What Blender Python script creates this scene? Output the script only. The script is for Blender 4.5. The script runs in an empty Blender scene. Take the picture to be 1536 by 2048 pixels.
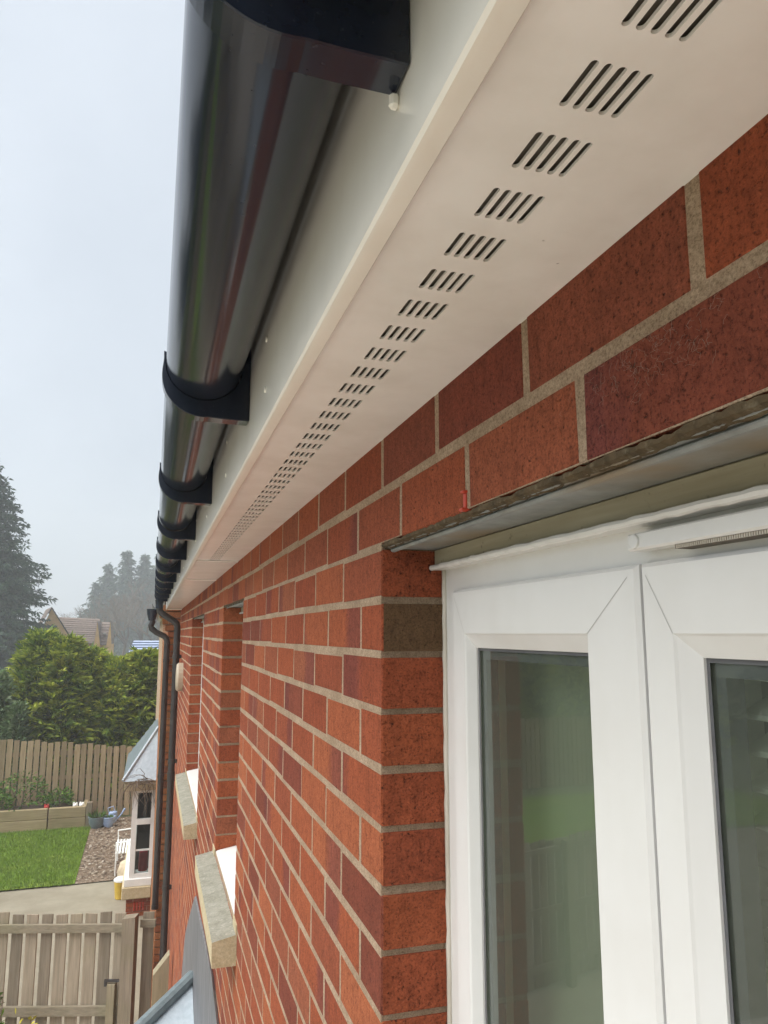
import bpy, math, random
import numpy as np
from mathutils import Vector, Matrix
random.seed(7); rng = np.random.default_rng(7)
scene = bpy.context.scene
COL = scene.collection
EYE = 4.65                      # eye height over the ground; everything is built eye-relative and lifted at the end
G = -EYE                        # ground level, eye-relative

# ------------------------------------------------------------------ camera
YAW = math.radians(16.9); PIT = math.radians(9.2)
F = Vector((math.sin(YAW)*math.cos(PIT), math.cos(YAW)*math.cos(PIT), math.sin(PIT)))
R = Vector((math.cos(YAW), -math.sin(YAW), 0)); U = R.cross(F)
cam_d = bpy.data.cameras.new('camera'); cam = bpy.data.objects.new('camera', cam_d); COL.objects.link(cam)
cam_d.sensor_fit = 'HORIZONTAL'; cam_d.sensor_width = 36; cam_d.lens = 1500/1536*36
cam_d.clip_start = 0.02; cam_d.clip_end = 2000
cam.matrix_world = Matrix(((R.x, U.x, -F.x, 0), (R.y, U.y, -F.y, 0), (R.z, U.z, -F.z, 0), (0, 0, 0, 1)))
scene.camera = cam

# ------------------------------------------------------------------ world and sun (overcast)
SUN_EL = math.radians(57); SUN_DIR = Vector((-0.97, -0.24, 0)).normalized()
world = bpy.data.worlds.new("World"); scene.world = world; world.use_nodes = True
nt = world.node_tree; nt.nodes.clear()
wout = nt.nodes.new('ShaderNodeOutputWorld'); bg = nt.nodes.new('ShaderNodeBackground')
sky = nt.nodes.new('ShaderNodeTexSky'); sky.sky_type = 'NISHITA'; sky.sun_disc = False
sky.sun_elevation = SUN_EL; sky.sun_rotation = math.atan2(SUN_DIR.x, SUN_DIR.y)
sky.air_density = 1.0; sky.dust_density = 3.0
tc = nt.nodes.new('ShaderNodeTexCoord')
noi = nt.nodes.new('ShaderNodeTexNoise'); noi.inputs['Scale'].default_value = 2.2; noi.inputs['Detail'].default_value = 5
nt.links.new(tc.outputs['Generated'], noi.inputs['Vector'])
ramp = nt.nodes.new('ShaderNodeValToRGB')
ramp.color_ramp.elements[0].position = 0.32; ramp.color_ramp.elements[0].color = (0.585, 0.645, 0.71, 1)
ramp.color_ramp.elements[1].position = 0.72; ramp.color_ramp.elements[1].color = (0.76, 0.82, 0.885, 1)
nt.links.new(noi.outputs['Fac'], ramp.inputs['Fac'])
# brighter cloud towards the veiled sun and the zenith
dot = nt.nodes.new('ShaderNodeVectorMath'); dot.operation = 'DOT_PRODUCT'
nt.links.new(tc.outputs['Generated'], dot.inputs[0])
dot.inputs[1].default_value = (SUN_DIR.x*math.cos(SUN_EL), SUN_DIR.y*math.cos(SUN_EL), math.sin(SUN_EL))
mr = nt.nodes.new('ShaderNodeMapRange'); mr.inputs['From Min'].default_value = 0.74; mr.inputs['From Max'].default_value = 1.0
mr.inputs['To Min'].default_value = 6.2; mr.inputs['To Max'].default_value = 40.0
nt.links.new(dot.outputs['Value'], mr.inputs['Value'])
sc_ = nt.nodes.new('ShaderNodeVectorMath'); sc_.operation = 'SCALE'
nt.links.new(ramp.outputs['Color'], sc_.inputs[0]); nt.links.new(mr.outputs['Result'], sc_.inputs['Scale'])
mix = nt.nodes.new('ShaderNodeMix'); mix.data_type = 'RGBA'; mix.inputs['Factor'].default_value = 0.85
nt.links.new(sky.outputs['Color'], mix.inputs['A']); nt.links.new(sc_.outputs['Vector'], mix.inputs['B'])
nt.links.new(mix.outputs['Result'], bg.inputs['Color']); bg.inputs['Strength'].default_value = 0.1
nt.links.new(bg.outputs[0], wout.inputs[0])
sun_d = bpy.data.lights.new('sun', 'SUN'); sun = bpy.data.objects.new('sun', sun_d); COL.objects.link(sun)
sun_d.energy = 1.5; sun_d.angle = math.radians(50); sun_d.color = (1, 0.93, 0.83)
sv = Vector((SUN_DIR.x*math.cos(SUN_EL), SUN_DIR.y*math.cos(SUN_EL), math.sin(SUN_EL)))
sun.rotation_euler = (-sv).to_track_quat('-Z', 'Y').to_euler(); sun.location = (-8, 2, 12)
vs = scene.view_settings; vs.view_transform = 'Standard'; vs.look = 'None'; vs.gamma = 1; vs.use_curve_mapping = False
vs.exposure = 0.84
scene.cycles.use_denoising = True
scene.cycles.max_bounces = 8; scene.cycles.transparent_max_bounces = 12; scene.cycles.volume_bounces = 1

# ------------------------------------------------------------------ helpers
class MB:
    def __init__(s): s.v = []; s.f = []; s.m = []; s.c = []
    def quad(s, a, b, c, d, m=0, col=None): s.poly((a, b, c, d), m, col)
    def poly(s, pts, m=0, col=None):
        n = len(s.v); s.v += [tuple(p) for p in pts]; s.f.append(tuple(range(n, n+len(pts)))); s.m.append(m)
        s.c.append(col if col is not None else (0.5, 0.5, 0.5, 1))
    def box(s, a, b, m=0, col=None, bev=0.0, rot=None, piv=None):
        x0, y0, z0 = (min(a[i], b[i]) for i in range(3)); x1, y1, z1 = (max(a[i], b[i]) for i in range(3))
        n = len(s.v)
        if bev <= 0:
            vv = [(x, y, z) for x in (x0, x1) for y in (y0, y1) for z in (z0, z1)]
            ff = [(0, 1, 3, 2), (4, 6, 7, 5), (0, 4, 5, 1), (2, 3, 7, 6), (0, 2, 6, 4), (1, 5, 7, 3)]
        else:
            vv = []; ff = []
            bev = min(bev, (x1-x0)*.49, (y1-y0)*.49, (z1-z0)*.49)
            idx = {}
            for sx in (0, 1):
                for sy in (0, 1):
                    for sz in (0, 1):
                        X = (x0, x1)[sx]; Y = (y0, y1)[sy]; Z = (z0, z1)[sz]
                        ix = (1, -1)[sx]*bev; iy = (1, -1)[sy]*bev; iz = (1, -1)[sz]*bev
                        for ax, p in enumerate(((X, Y+iy, Z+iz), (X+ix, Y, Z+iz), (X+ix, Y+iy, Z))):
                            idx[(sx, sy, sz, ax)] = len(vv); vv.append(p)
            for sx in (0, 1):
                ff.append(tuple(idx[(sx, y, z, 0)] for y, z in ((0, 0), (1, 0), (1, 1), (0, 1))))
            for sy in (0, 1):
                ff.append(tuple(idx[(x, sy, z, 1)] for x, z in ((0, 0), (1, 0), (1, 1), (0, 1))))
            for sz in (0, 1):
                ff.append(tuple(idx[(x, y, sz, 2)] for x, y in ((0, 0), (1, 0), (1, 1), (0, 1))))
            for sx in (0, 1):
                for sy in (0, 1): ff.append((idx[(sx, sy, 0, 0)], idx[(sx, sy, 1, 0)], idx[(sx, sy, 1, 1)], idx[(sx, sy, 0, 1)]))
            for sx in (0, 1):
                for sz in (0, 1): ff.append((idx[(sx, 0, sz, 0)], idx[(sx, 1, sz, 0)], idx[(sx, 1, sz, 2)], idx[(sx, 0, sz, 2)]))
            for sy in (0, 1):
                for sz in (0, 1): ff.append((idx[(0, sy, sz, 1)], idx[(1, sy, sz, 1)], idx[(1, sy, sz, 2)], idx[(0, sy, sz, 2)]))
            for sx in (0, 1):
                for sy in (0, 1):
                    for sz in (0, 1): ff.append(tuple(idx[(sx, sy, sz, a)] for a in (0, 1, 2)))
        if rot is not None:
            P = Vector(piv) if piv is not None else Vector(((x0+x1)/2, (y0+y1)/2, (z0+z1)/2))
            vv = [tuple(rot @ (Vector(p)-P)+P) for p in vv]
        s.v += vv
        for q in ff: s.f.append(tuple(n+i for i in q)); s.m.append(m); s.c.append(col if col is not None else (0.5, 0.5, 0.5, 1))
    def tube(s, pts, rad, n=10, m=0, col=None, cap=True):
        pts = [Vector(p) for p in pts]; k = len(pts)
        if not hasattr(rad, '__len__'): rad = [rad]*k
        base = len(s.v); prev = None
        for i, p in enumerate(pts):
            d = (pts[min(i+1, k-1)]-pts[max(i-1, 0)]).normalized()
            if prev is None:
                a = Vector((0, 0, 1)) if abs(d.z) < .9 else Vector((1, 0, 0)); u = d.cross(a).normalized()
            else:
                u = (prev-d*prev.dot(d)).normalized()
            prev = u; w = d.cross(u)
            for j in range(n):
                t = 2*math.pi*j/n; s.v.append(tuple(p+(u*math.cos(t)+w*math.sin(t))*rad[i]))
        for i in range(k-1):
            for j in range(n):
                s.f.append((base+i*n+j, base+i*n+(j+1) % n, base+(i+1)*n+(j+1) % n, base+(i+1)*n+j)); s.m.append(m); s.c.append(col if col is not None else (.5, .5, .5, 1))
        if cap:
            s.f.append(tuple(base+j for j in range(n))[::-1]); s.m.append(m); s.c.append(col if col is not None else (.5, .5, .5, 1))
            s.f.append(tuple(base+(k-1)*n+j for j in range(n))); s.m.append(m); s.c.append(col if col is not None else (.5, .5, .5, 1))
    def extrude_y(s, prof, y0, y1, m=0, closed=True, cap=True, col=None):
        """prof: list of (x,z)"""
        n = len(prof); b = len(s.v)
        s.v += [(x, y0, z) for x, z in prof]+[(x, y1, z) for x, z in prof]
        for i in range(n if closed else n-1):
            j = (i+1) % n; s.f.append((b+i, b+j, b+n+j, b+n+i)); s.m.append(m); s.c.append(col if col is not None else (.5, .5, .5, 1))
        if closed and cap:
            s.f.append(tuple(b+i for i in range(n))); s.m.append(m); s.c.append((.5, .5, .5, 1))
            s.f.append(tuple(b+n+i for i in range(n))[::-1]); s.m.append(m); s.c.append((.5, .5, .5, 1))
    def lathe(s, prof, c, n=20, m=0, col=None):
        b = len(s.v); k = len(prof)
        for r, z in prof:
            for j in range(n):
                t = 2*math.pi*j/n; s.v.append((c[0]+r*math.cos(t), c[1]+r*math.sin(t), c[2]+z))
        for i in range(k-1):
            for j in range(n):
                s.f.append((b+i*n+j, b+i*n+(j+1) % n, b+(i+1)*n+(j+1) % n, b+(i+1)*n+j)); s.m.append(m); s.c.append(col if col is not None else (.5, .5, .5, 1))
        for i in (0, k-1):
            s.f.append(tuple(b+i*n+j for j in range(n))); s.m.append(m); s.c.append(col if col is not None else (.5, .5, .5, 1))

def root_of(o):
    while o.parent: o = o.parent
    return o
def finish(o, parent):
    if parent is not None: o.parent = parent
    COL.objects.link(o); return o
def build(name, mb, mats, parent=None, smooth=False, origin=None, attr=False, recalc=True):
    if not isinstance(mats, (list, tuple)): mats = [mats]
    me = bpy.data.meshes.new(name)
    off = Vector((0, 0, 0))
    if parent is not None: off = Vector(root_of(parent).location)
    o_loc = Vector(origin) if origin is not None else (off if parent is None else Vector((0, 0, 0)))
    sub = off if parent is not None else o_loc
    me.from_pydata([(v[0]-sub[0], v[1]-sub[1], v[2]-sub[2]) for v in mb.v], [], mb.f)
    for mt in mats: me.materials.append(mt)
    if len(mats) > 1: me.polygons.foreach_set('material_index', np.array(mb.m, dtype=np.int32))
    if attr:
        ca = me.color_attributes.new('tint', 'FLOAT_COLOR', 'CORNER')
        data = np.empty((len(me.loops), 4), np.float32); k = 0
        for f, c in zip(mb.f, mb.c):
            if isinstance(c, list):
                for q in c: data[k] = q; k += 1
            else:
                data[k:k+len(f)] = c; k += len(f)
        ca.data.foreach_set('color', data.ravel())
    if recalc:
        import bmesh
        bm = bmesh.new(); bm.from_mesh(me); bmesh.ops.recalc_face_normals(bm, faces=bm.faces); bm.to_mesh(me); bm.free()
    if smooth:
        me.polygons.foreach_set('use_smooth', np.ones(len(me.polygons), bool))
        if smooth != 'all': me.set_sharp_from_angle(angle=math.radians(38))
    me.update()
    o = bpy.data.objects.new(name, me)
    if parent is None: o.location = o_loc
    return finish(o, parent)
def raw_mesh(name, verts, faces_n, mat, parent=None, cols=None):
    """many equal n-gons from a flat vertex array"""
    verts = np.asarray(verts, np.float32).reshape(-1, 3)
    if parent is not None: verts = verts-np.array(root_of(parent).location, np.float32)
    nf = len(verts)//faces_n
    me = bpy.data.meshes.new(name); me.vertices.add(len(verts)); me.vertices.foreach_set('co', verts.ravel())
    me.loops.add(nf*faces_n); me.loops.foreach_set('vertex_index', np.arange(nf*faces_n, dtype=np.int32))
    me.polygons.add(nf); me.polygons.foreach_set('loop_start', np.arange(nf, dtype=np.int32)*faces_n)
    me.polygons.foreach_set('loop_total', np.full(nf, faces_n, np.int32))
    me.update(calc_edges=True); me.validate()
    if cols is not None:
        ca = me.color_attributes.new('tint', 'FLOAT_COLOR', 'CORNER')
        ca.data.foreach_set('color', np.repeat(np.asarray(cols, np.float32), faces_n, axis=0).ravel())
    me.materials.append(mat)
    return finish(bpy.data.objects.new(name, me), parent)
def tag(o, label=None, cat=None, group=None, kind=None):
    if label: o['label'] = label
    if cat: o['category'] = cat
    if group: o['group'] = group
    if kind: o['kind'] = kind
    return o
def thing(name, loc, label, cat, group=None):
    o = bpy.data.objects.new(name, None); o.location = loc; o.empty_display_size = .2; COL.objects.link(o)
    return tag(o, label, cat, group)
def ray(px, py): return F*1500+R*(px-768)+U*(1024-py)
def at_y(px, py, y): d = ray(px, py); return d*(y/d.y)
def at_z(px, py, z): d = ray(px, py); return d*(z/d.z)

# ------------------------------------------------------------------ materials
class NT:
    def __init__(s, name):
        s.mat = bpy.data.materials.new(name); s.mat.use_nodes = True; s.t = s.mat.node_tree
        s.b = s.t.nodes['Principled BSDF']; s.out = s.t.nodes['Material Output']
        s.tc = s.t.nodes.new('ShaderNodeTexCoord').outputs['Object']
    def n(s, typ, **kw):
        q = s.t.nodes.new(typ)
        for k, v in kw.items():
            if k in q.inputs: q.inputs[k].default_value = v
            else: setattr(q, k, v)
        return q
    def l(s, a, b): s.t.links.new(a, b)
    def mapped(s, scale, rot=(0, 0, 0)):
        m = s.n('ShaderNodeMapping'); m.inputs['Scale'].default_value = scale; m.inputs['Rotation'].default_value = rot; s.l(s.tc, m.inputs['Vector']); return m.outputs[0]
    def noise(s, scale=5, detail=4, rough=.55, vec=None, dist=0):
        q = s.n('ShaderNodeTexNoise', Scale=scale, Detail=detail, Roughness=rough, Distortion=dist); s.l(vec if vec is not None else s.tc, q.inputs['Vector']); return q.outputs['Fac']
    def ramp(s, fac, stops, interp='LINEAR'):
        q = s.n('ShaderNodeValToRGB'); cr = q.color_ramp; cr.interpolation = interp
        while len(cr.elements) < len(stops): cr.elements.new(.5)
        for e, (p, c) in zip(cr.elements, stops): e.position = p; e.color = (*c, 1) if len(c) == 3 else c
        s.l(fac, q.inputs['Fac']); return q.outputs['Color']
    def mix(s, fac, a, b, mode='MIX'):
        q = s.n('ShaderNodeMix', data_type='RGBA', blend_type=mode)
        for k, v in (('Factor', fac), ('A', a), ('B', b)):
            if isinstance(v, (int, float)): q.inputs[k].default_value = v
            elif isinstance(v, tuple): q.inputs[k].default_value = (*v, 1)
            else: s.l(v, q.inputs[k])
        return q.outputs['Result']
    def math(s, op, a, b=0.0, c=None, clamp=False):
        q = s.n('ShaderNodeMath', operation=op, use_clamp=clamp)
        for i, v in enumerate((a, b) if c is None else (a, b, c)):
            if isinstance(v, (int, float)): q.inputs[i].default_value = v
            else: s.l(v, q.inputs[i])
        return q.outputs[0]
    def bump(s, h, strength=.3, dist=.002, prev=None):
        q = s.n('ShaderNodeBump', Strength=strength, Distance=dist); s.l(h, q.inputs['Height'])
        if prev is not None: s.l(prev, q.inputs['Normal'])
        return q.outputs[0]
    def set(s, color=None, rough=None, normal=None, spec=None, metal=None):
        for k, v in (('Base Color', color), ('Roughness', rough), ('Normal', normal), ('Specular IOR Level', spec), ('Metallic', metal)):
            if v is None: continue
            if isinstance(v, tuple): s.b.inputs[k].default_value = (*v, 1)
            elif isinstance(v, (int, float)): s.b.inputs[k].default_value = v
            else: s.l(v, s.b.inputs[k])
        return s.mat
    def tint(s):
        q = s.n('ShaderNodeAttribute', attribute_name='tint'); sp = s.n('ShaderNodeSeparateColor'); s.l(q.outputs['Color'], sp.inputs[0])
        return sp.outputs[0], sp.outputs[1], sp.outputs[2]

def m_plain(name, col, rough=.5, var=.12, scale=6, bump=0, bscale=60, spec=None, metal=None, detail=5):
    q = NT(name); f = q.noise(scale, detail)
    lo = tuple(c*(1-var) for c in col); hi = tuple(min(1, c*(1+var)) for c in col)
    nrm = q.bump(q.noise(bscale, 4), bump, .004) if bump else None
    return q.set(q.ramp(f, [(.3, lo), (.7, hi)]), rough, nrm, spec, metal)

def m_brick(name, stops, purple=(.160, .045, .042), amount=.75):
    q = NT(name); r, g, b = q.tint()
    base = q.ramp(r, stops)
    wob = q.noise(30, 3)
    u = q.math('ADD', g, q.math('MULTIPLY', q.math('SUBTRACT', wob, .5), .30))
    thr = q.math('ADD', b, .42)
    msk = q.math('MULTIPLY', q.math('SUBTRACT', u, thr), 6.0, clamp=True)
    col = q.mix(q.math('MULTIPLY', msk, .8*amount), base, purple)
    streak = q.noise(1, 5, .65, q.mapped((70, 70, 11)), .8)
    col = q.mix(.42, col, q.ramp(streak, [(.3, (.62, .60, .60)), (.55, (1, 1, 1)), (.75, (1.25, 1.22, 1.2))]), 'MULTIPLY')
    fine = q.noise(330, 4, .75); rough_ = q.noise(85, 5, .7)
    col = q.mix(.85, col, q.ramp(rough_, [(.30, (.60, .56, .55)), (.48, (1, 1, 1)), (.70, (1.22, 1.25, 1.28))]), 'MULTIPLY')
    col = q.mix(.9, col, q.ramp(fine, [(.36, (.40, .37, .37)), (.47, (1, 1, 1)), (.58, (1.05, 1.05, 1.05)), (.68, (1.5, 1.55, 1.55))]), 'MULTIPLY')
    pit = q.noise(1, 2, .5, q.mapped((230, 170, 210)))
    col = q.mix(q.math('MULTIPLY', q.math('SUBTRACT', pit, .66), 12, clamp=True), col, (.07, .024, .015))
    blot = q.noise(14, 3); col = q.mix(.5, col, q.ramp(blot, [(.3, (.78, .75, .75)), (.7, (1.15, 1.12, 1.1))]), 'MULTIPLY')
    h = q.math('SUBTRACT', q.math('ADD', q.math('MULTIPLY_ADD', rough_, 1.6, fine), q.math('MULTIPLY', streak, .8)), q.math('MULTIPLY', q.math('SUBTRACT', pit, .6, clamp=True), 7))
    return q.set(col, .9, q.bump(h, .9, .0028), .2)
RED = [(0, (.39, .118, .050)), (.30, (.34, .088, .036)), (.58, (.285, .069, .031)), (.78, (.32, .102, .050)), (.93, (.215, .054, .032)), (.988, (.20, .055, .03)), (.992, (.145, .085, .042)), (1, (.135, .078, .040))]
BUFF = [(0, (.42, .20, .085)), (.5, (.38, .16, .07)), (.8, (.34, .13, .06)), (1, (.25, .11, .06))]
M = {}
M['brick'] = m_brick('red_brick', RED)
M['buff_brick'] = m_brick('buff_brick', BUFF, (.2, .08, .05), .4)
def m_mortar():
    q = NT('mortar'); f = q.noise(95, 6, .75); f2 = q.noise(9, 4, .65); fn = q.noise(420, 3, .75)
    c = q.ramp(f, [(.25, (.38, .275, .185)), (.55, (.53, .395, .275)), (.8, (.61, .475, .34))])
    c = q.mix(.6, c, q.ramp(f2, [(.3, (.60, .57, .52)), (.65, (1.05, 1.05, 1.05))]), 'MULTIPLY'); c = q.mix(.8, c, q.ramp(fn, [(.36, (.55, .52, .48)), (.5, (1, 1, 1)), (.66, (1.2, 1.2, 1.2))]), 'MULTIPLY')
    return q.set(c, .95, q.bump(q.math('ADD', f, fn), 1.0, .004), .15)
M['mortar'] = m_mortar()
def m_upvc(name, col, rough=.28, dirt=.15):
    q = NT(name); f = q.noise(9, 5, .6); st = q.noise(1, 4, .6, q.mapped((25, 25, 3)))
    c = q.mix(dirt, col, q.ramp(f, [(.3, (.66, .62, .55)), (.6, (1, 1, 1))]), 'MULTIPLY')
    c = q.mix(dirt*.6, c, q.ramp(st, [(.3, (.72, .70, .66)), (.6, (1, 1, 1))]), 'MULTIPLY')
    sp = q.noise(110, 2, .4); c = q.mix(q.math('MULTIPLY', q.math('SUBTRACT', sp, .80), 20, clamp=True), c, (.25, .22, .17))
    return q.set(c, rough, q.bump(q.noise(14, 2), .04, .003), .45)
M['white'] = m_upvc('white_plastic', (.73, .715, .685), .27, .12)
M['soffit'] = m_upvc('soffit_plastic', (.90, .87, .815), .22, .24)
M['fascia'] = m_upvc('fascia_plastic', (.87, .83, .74), .22, .14)
M['seal'] = m_upvc('silicone_seal', (.60, .55, .47), .5, .5)
def m_black():
    q = NT('black_plastic'); f = q.noise(1, 4, .6, q.mapped((30, 1.2, 30))); f2 = q.noise(50, 4)
    sp = q.noise(160, 2, .5); dc = q.mix(q.math('MULTIPLY', q.math('SUBTRACT', sp, .70), 6, clamp=True), q.ramp(f, [(.3, (.008, .012, .022)), (.7, (.014, .019, .032))]), (.07, .075, .08))
    return q.set(dc, q.ramp(f, [(.3, (.08,)*3), (.75, (.20,)*3)]), q.bump(q.math('ADD', f, q.math('MULTIPLY', f2, .15)), .05, .004), .5)
M['black'] = m_black()
M['pipe'] = m_plain('dark_brown_plastic', (.035, .030, .028), .33, .25, 8, .05, 20)
M['rubber'] = m_plain('grey_rubber', (.10, .10, .105), .5, .2, 30)
M['gap'] = m_plain('blue_grey_gasket', (.20, .20, .24), .4, .15, 30)
M['dark'] = m_plain('dark_void', (.02, .019, .017), .9, .2)
def m_steel():
    q = NT('galvanised_lintel'); f = q.noise(25, 5, .65); f2 = q.noise(6, 3)
    c = q.ramp(f, [(.3, (.17, .175, .165)), (.7, (.29, .30, .285))]); c = q.mix(q.math('MULTIPLY', q.math('SUBTRACT', f2, .52), 5, clamp=True), c, (.24, .19, .13))
    return q.set(c, .55, q.bump(f, .2, .002), .4)
M['steel'] = m_steel()
def m_headwood():
    q = NT('painted_head_board'); f = q.noise(1, 5, .6, q.mapped((30, 3, 60))); f2 = q.noise(70, 3)
    c = q.ramp(f, [(.3, (.27, .235, .15)), (.7, (.40, .36, .26))]); c = q.mix(q.math('MULTIPLY', q.math('SUBTRACT', f2, .66), 10, clamp=True), c, (.10, .08, .05))
    return q.set(c, .7, q.bump(f, .3, .002))
M['headwood'] = m_headwood()
def m_stone(name, a, b, lich=(.55, .52, .44)):
    q = NT(name); f = q.noise(22, 6, .65); f2 = q.noise(120, 3, .7); f3 = q.noise(75, 5, .65)
    c = q.ramp(f, [(.3, a), (.7, b)])
    c = q.mix(q.math('MULTIPLY', q.math('SUBTRACT', f3, .56), 5, clamp=True), c, lich)
    c = q.mix(.6, c, q.ramp(f2, [(.3, (.6, .6, .6)), (.6, (1.05, 1.05, 1.05))]), 'MULTIPLY')
    return q.set(c, .9, q.bump(q.math('ADD', f, f2), .5, .004), .2)
M['stone'] = m_stone('weathered_stone', (.22, .21, .16), (.34, .32, .26), (.46, .43, .36))
M['cream'] = m_stone('cream_stone', (.46, .37, .22), (.58, .49, .32), (.60, .52, .36))
def m_lead(name, a, b, rough=.45):
    q = NT(name); f = q.noise(1, 5, .62, q.mapped((22, 22, 2.2))); f2 = q.noise(4, 4)
    c = q.ramp(f, [(.3, a), (.7, b)]); c = q.mix(.5, c, q.ramp(f2, [(.3, (.75, .75, .77)), (.7, (1.1, 1.1, 1.1))]), 'MULTIPLY')
    return q.set(c, rough, q.bump(f, .3, .004), .4)
M['lead'] = m_lead('lead_flashing', (.115, .115, .120), (.22, .215, .215), .55)
M['lead_pale'] = m_lead('pale_lead_sheet', (.33, .38, .41), (.45, .50, .53), .3)
M['lead_roll'] = m_lead('lead_roll', (.13, .16, .165), (.20, .235, .24), .4)
def m_wood(name, a, b, green=(.17, .17, .07), gam=.25, axis=2, rough=.85):
    q = NT(name); r, g, bb = q.tint(); s = [40, 40, 40]; s[axis] = 2.2
    f = q.noise(1, 6, .65, q.mapped(tuple(s))); f2 = q.noise(2.2, 4)
    c = q.ramp(f, [(.25, a), (.75, b)])
    c = q.mix(q.math('MULTIPLY', q.math('SUBTRACT', f2, .5), 3*gam/.25*.5, clamp=True), c, green)
    c = q.mix(.7, c, q.ramp(r, [(0, (.62, .60, .58)), (1, (1.28, 1.25, 1.22))]), 'MULTIPLY')
    return q.set(c, rough, q.bump(f, .5, .004), .2)
M['wood'] = m_wood('weathered_fence_wood', (.19, .16, .115), (.36, .30, .225))
M['wood_rail'] = m_wood('fence_rail_wood', (.19, .165, .115), (.33, .285, .21), axis=0)
M['wood_far'] = m_wood('larch_fence_wood', (.22, .165, .10), (.41, .315, .20), (.20, .17, .07), .2)
M['sleeper'] = m_wood('sleeper_wood', (.26, .20, .115), (.42, .34, .21), axis=0)
M['post'] = m_wood('pale_post_wood', (.17, .145, .095), (.33, .285, .195))
def m_leaf(name, stops, rough=.55, trans=.25):
    q = NT(name); r, g, b = q.tint()
    c = q.ramp(r, stops); c = q.mix(.3, c, q.ramp(q.noise(3, 3), [(.3, (.7, .72, .7)), (.7, (1.2, 1.2, 1.1))]), 'MULTIPLY')
    q.set(c, rough, None, .25)
    tr = q.n('ShaderNodeBsdfTranslucent'); q.l(c, tr.inputs[0]); mx = q.n('ShaderNodeMixShader', Fac=trans)
    q.l(q.b.outputs[0], mx.inputs[1]); q.l(tr.outputs[0], mx.inputs[2]); q.l(mx.outputs[0], q.out.inputs['Surface'])
    return q.mat
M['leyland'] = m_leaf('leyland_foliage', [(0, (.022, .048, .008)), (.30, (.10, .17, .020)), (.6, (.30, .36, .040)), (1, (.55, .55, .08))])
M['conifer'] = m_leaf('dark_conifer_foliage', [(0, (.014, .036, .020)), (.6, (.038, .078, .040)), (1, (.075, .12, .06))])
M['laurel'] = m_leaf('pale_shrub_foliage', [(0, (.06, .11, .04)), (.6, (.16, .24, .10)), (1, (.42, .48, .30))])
M['plant'] = m_leaf('garden_plant_foliage', [(0, (.04, .09, .015)), (.7, (.10, .20, .03)), (1, (.20, .32, .06))])
M['yellow_leaf'] = m_leaf('yellow_petals', [(0, (.30, .28, .03)), (1, (.65, .55, .05))])
M['grass'] = m_leaf('grass_blades', [(0, (.10, .17, .022)), (1, (.23, .33, .05))])
M['bark'] = m_plain('bark', (.10, .075, .055), .9, .3, 12, .5, 40)
M['twig'] = m_plain('twig_bark', (.16, .12, .085), .9, .25, 8)
def m_lawn():
    q = NT('lawn'); f = q.noise(1.1, 4, .6); f2 = q.noise(38, 4, .7)
    c = q.ramp(f, [(.3, (.13, .20, .028)), (.5, (.15, .25, .028)), (.75, (.25, .30, .06))]); c = q.mix(.6, c, q.ramp(f2, [(.3, (.6, .62, .5)), (.7, (1.25, 1.2, 1.1))]), 'MULTIPLY')
    return q.set(c, .9, q.bump(f2, .8, .03), .1)
M['lawn'] = m_lawn()
def m_gravel():
    q = NT('gravel'); v = q.n('ShaderNodeTexVoronoi', Scale=26.0); q.l(q.tc, v.inputs['Vector'])
    sp = q.n('ShaderNodeSeparateColor'); q.l(v.outputs['Color'], sp.inputs[0])
    c = q.ramp(sp.outputs[0], [(0, (.09, .06, .04)), (.5, (.17, .12, .08)), (.85, (.24, .18, .125)), (1, (.42, .36, .28))])
    return q.set(c, .9, q.bump(v.outputs['Distance'], .8, .03), .2)
M['gravel'] = m_gravel()
def m_path():
    q = NT('concrete_path'); f = q.noise(1.5, 6, .65); f2 = q.noise(60, 4, .7)
    c = q.ramp(f, [(.3, (.225, .195, .14)), (.7, (.315, .28, .21))]); c = q.mix(.4, c, q.ramp(f2, [(.3, (.8, .8, .78)), (.7, (1.1, 1.1, 1.1))]), 'MULTIPLY')
    return q.set(c, .9, q.bump(f2, .3, .004), .2)
M['path'] = m_path()
M['ground'] = m_plain('far_ground', (.10, .11, .05), .95, .3, .4, .3, 6)
def m_tiles(name, a, b):
    q = NT(name); r, g, bb = q.tint(); f = q.noise(6, 5)
    c = q.ramp(f, [(.3, a), (.7, b)]); c = q.mix(.6, c, q.ramp(r, [(0, (.75, .75, .75)), (1, (1.2, 1.2, 1.2))]), 'MULTIPLY')
    return q.set(c, .75, q.bump(f, .3, .01), .3)
M['tiles'] = m_tiles('brown_roof_tiles', (.14, .105, .085), (.23, .175, .14))
M['panel'] = m_plain('pale_blue_sheet', (.46, .52, .66), .35, .12, 5)
M['panel_dark'] = m_plain('blue_grey_sheet', (.20, .24, .33), .4, .12, 5)
M['render_buff'] = m_plain('buff_wall', (.56, .35, .15), .9, .15, 3, .3, 30)
M['redpl'] = m_plain('red_plastic', (.50, .05, .02), .4, .15, 20)
M['alarm'] = m_plain('alarm_box_plastic', (.48, .40, .29), .4, .08, 5)
M['pot_grey'] = m_plain('grey_blue_glaze', (.16, .20, .22), .3, .2, 8)
M['pot_blue'] = m_plain('pale_blue_glaze', (.36, .46, .66), .25, .15, 8)
M['yellow'] = m_plain('yellow_plastic', (.62, .42, .06), .4, .15, 6)
M['wicker'] = m_plain('tan_sacking', (.50, .40, .27), .8, .2, 12)
M['paintw'] = m_plain('white_paint', (.80, .79, .75), .5, .06, 8)
M['soil'] = m_plain('soil', (.055, .038, .025), .95, .3, 20, .6, 40)
M['redflower'] = m_plain('red_flower', (.55, .05, .04), .6, .2, 20)
M['whiteflower'] = m_plain('white_flower', (.8, .78, .72), .6, .1, 20)
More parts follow.
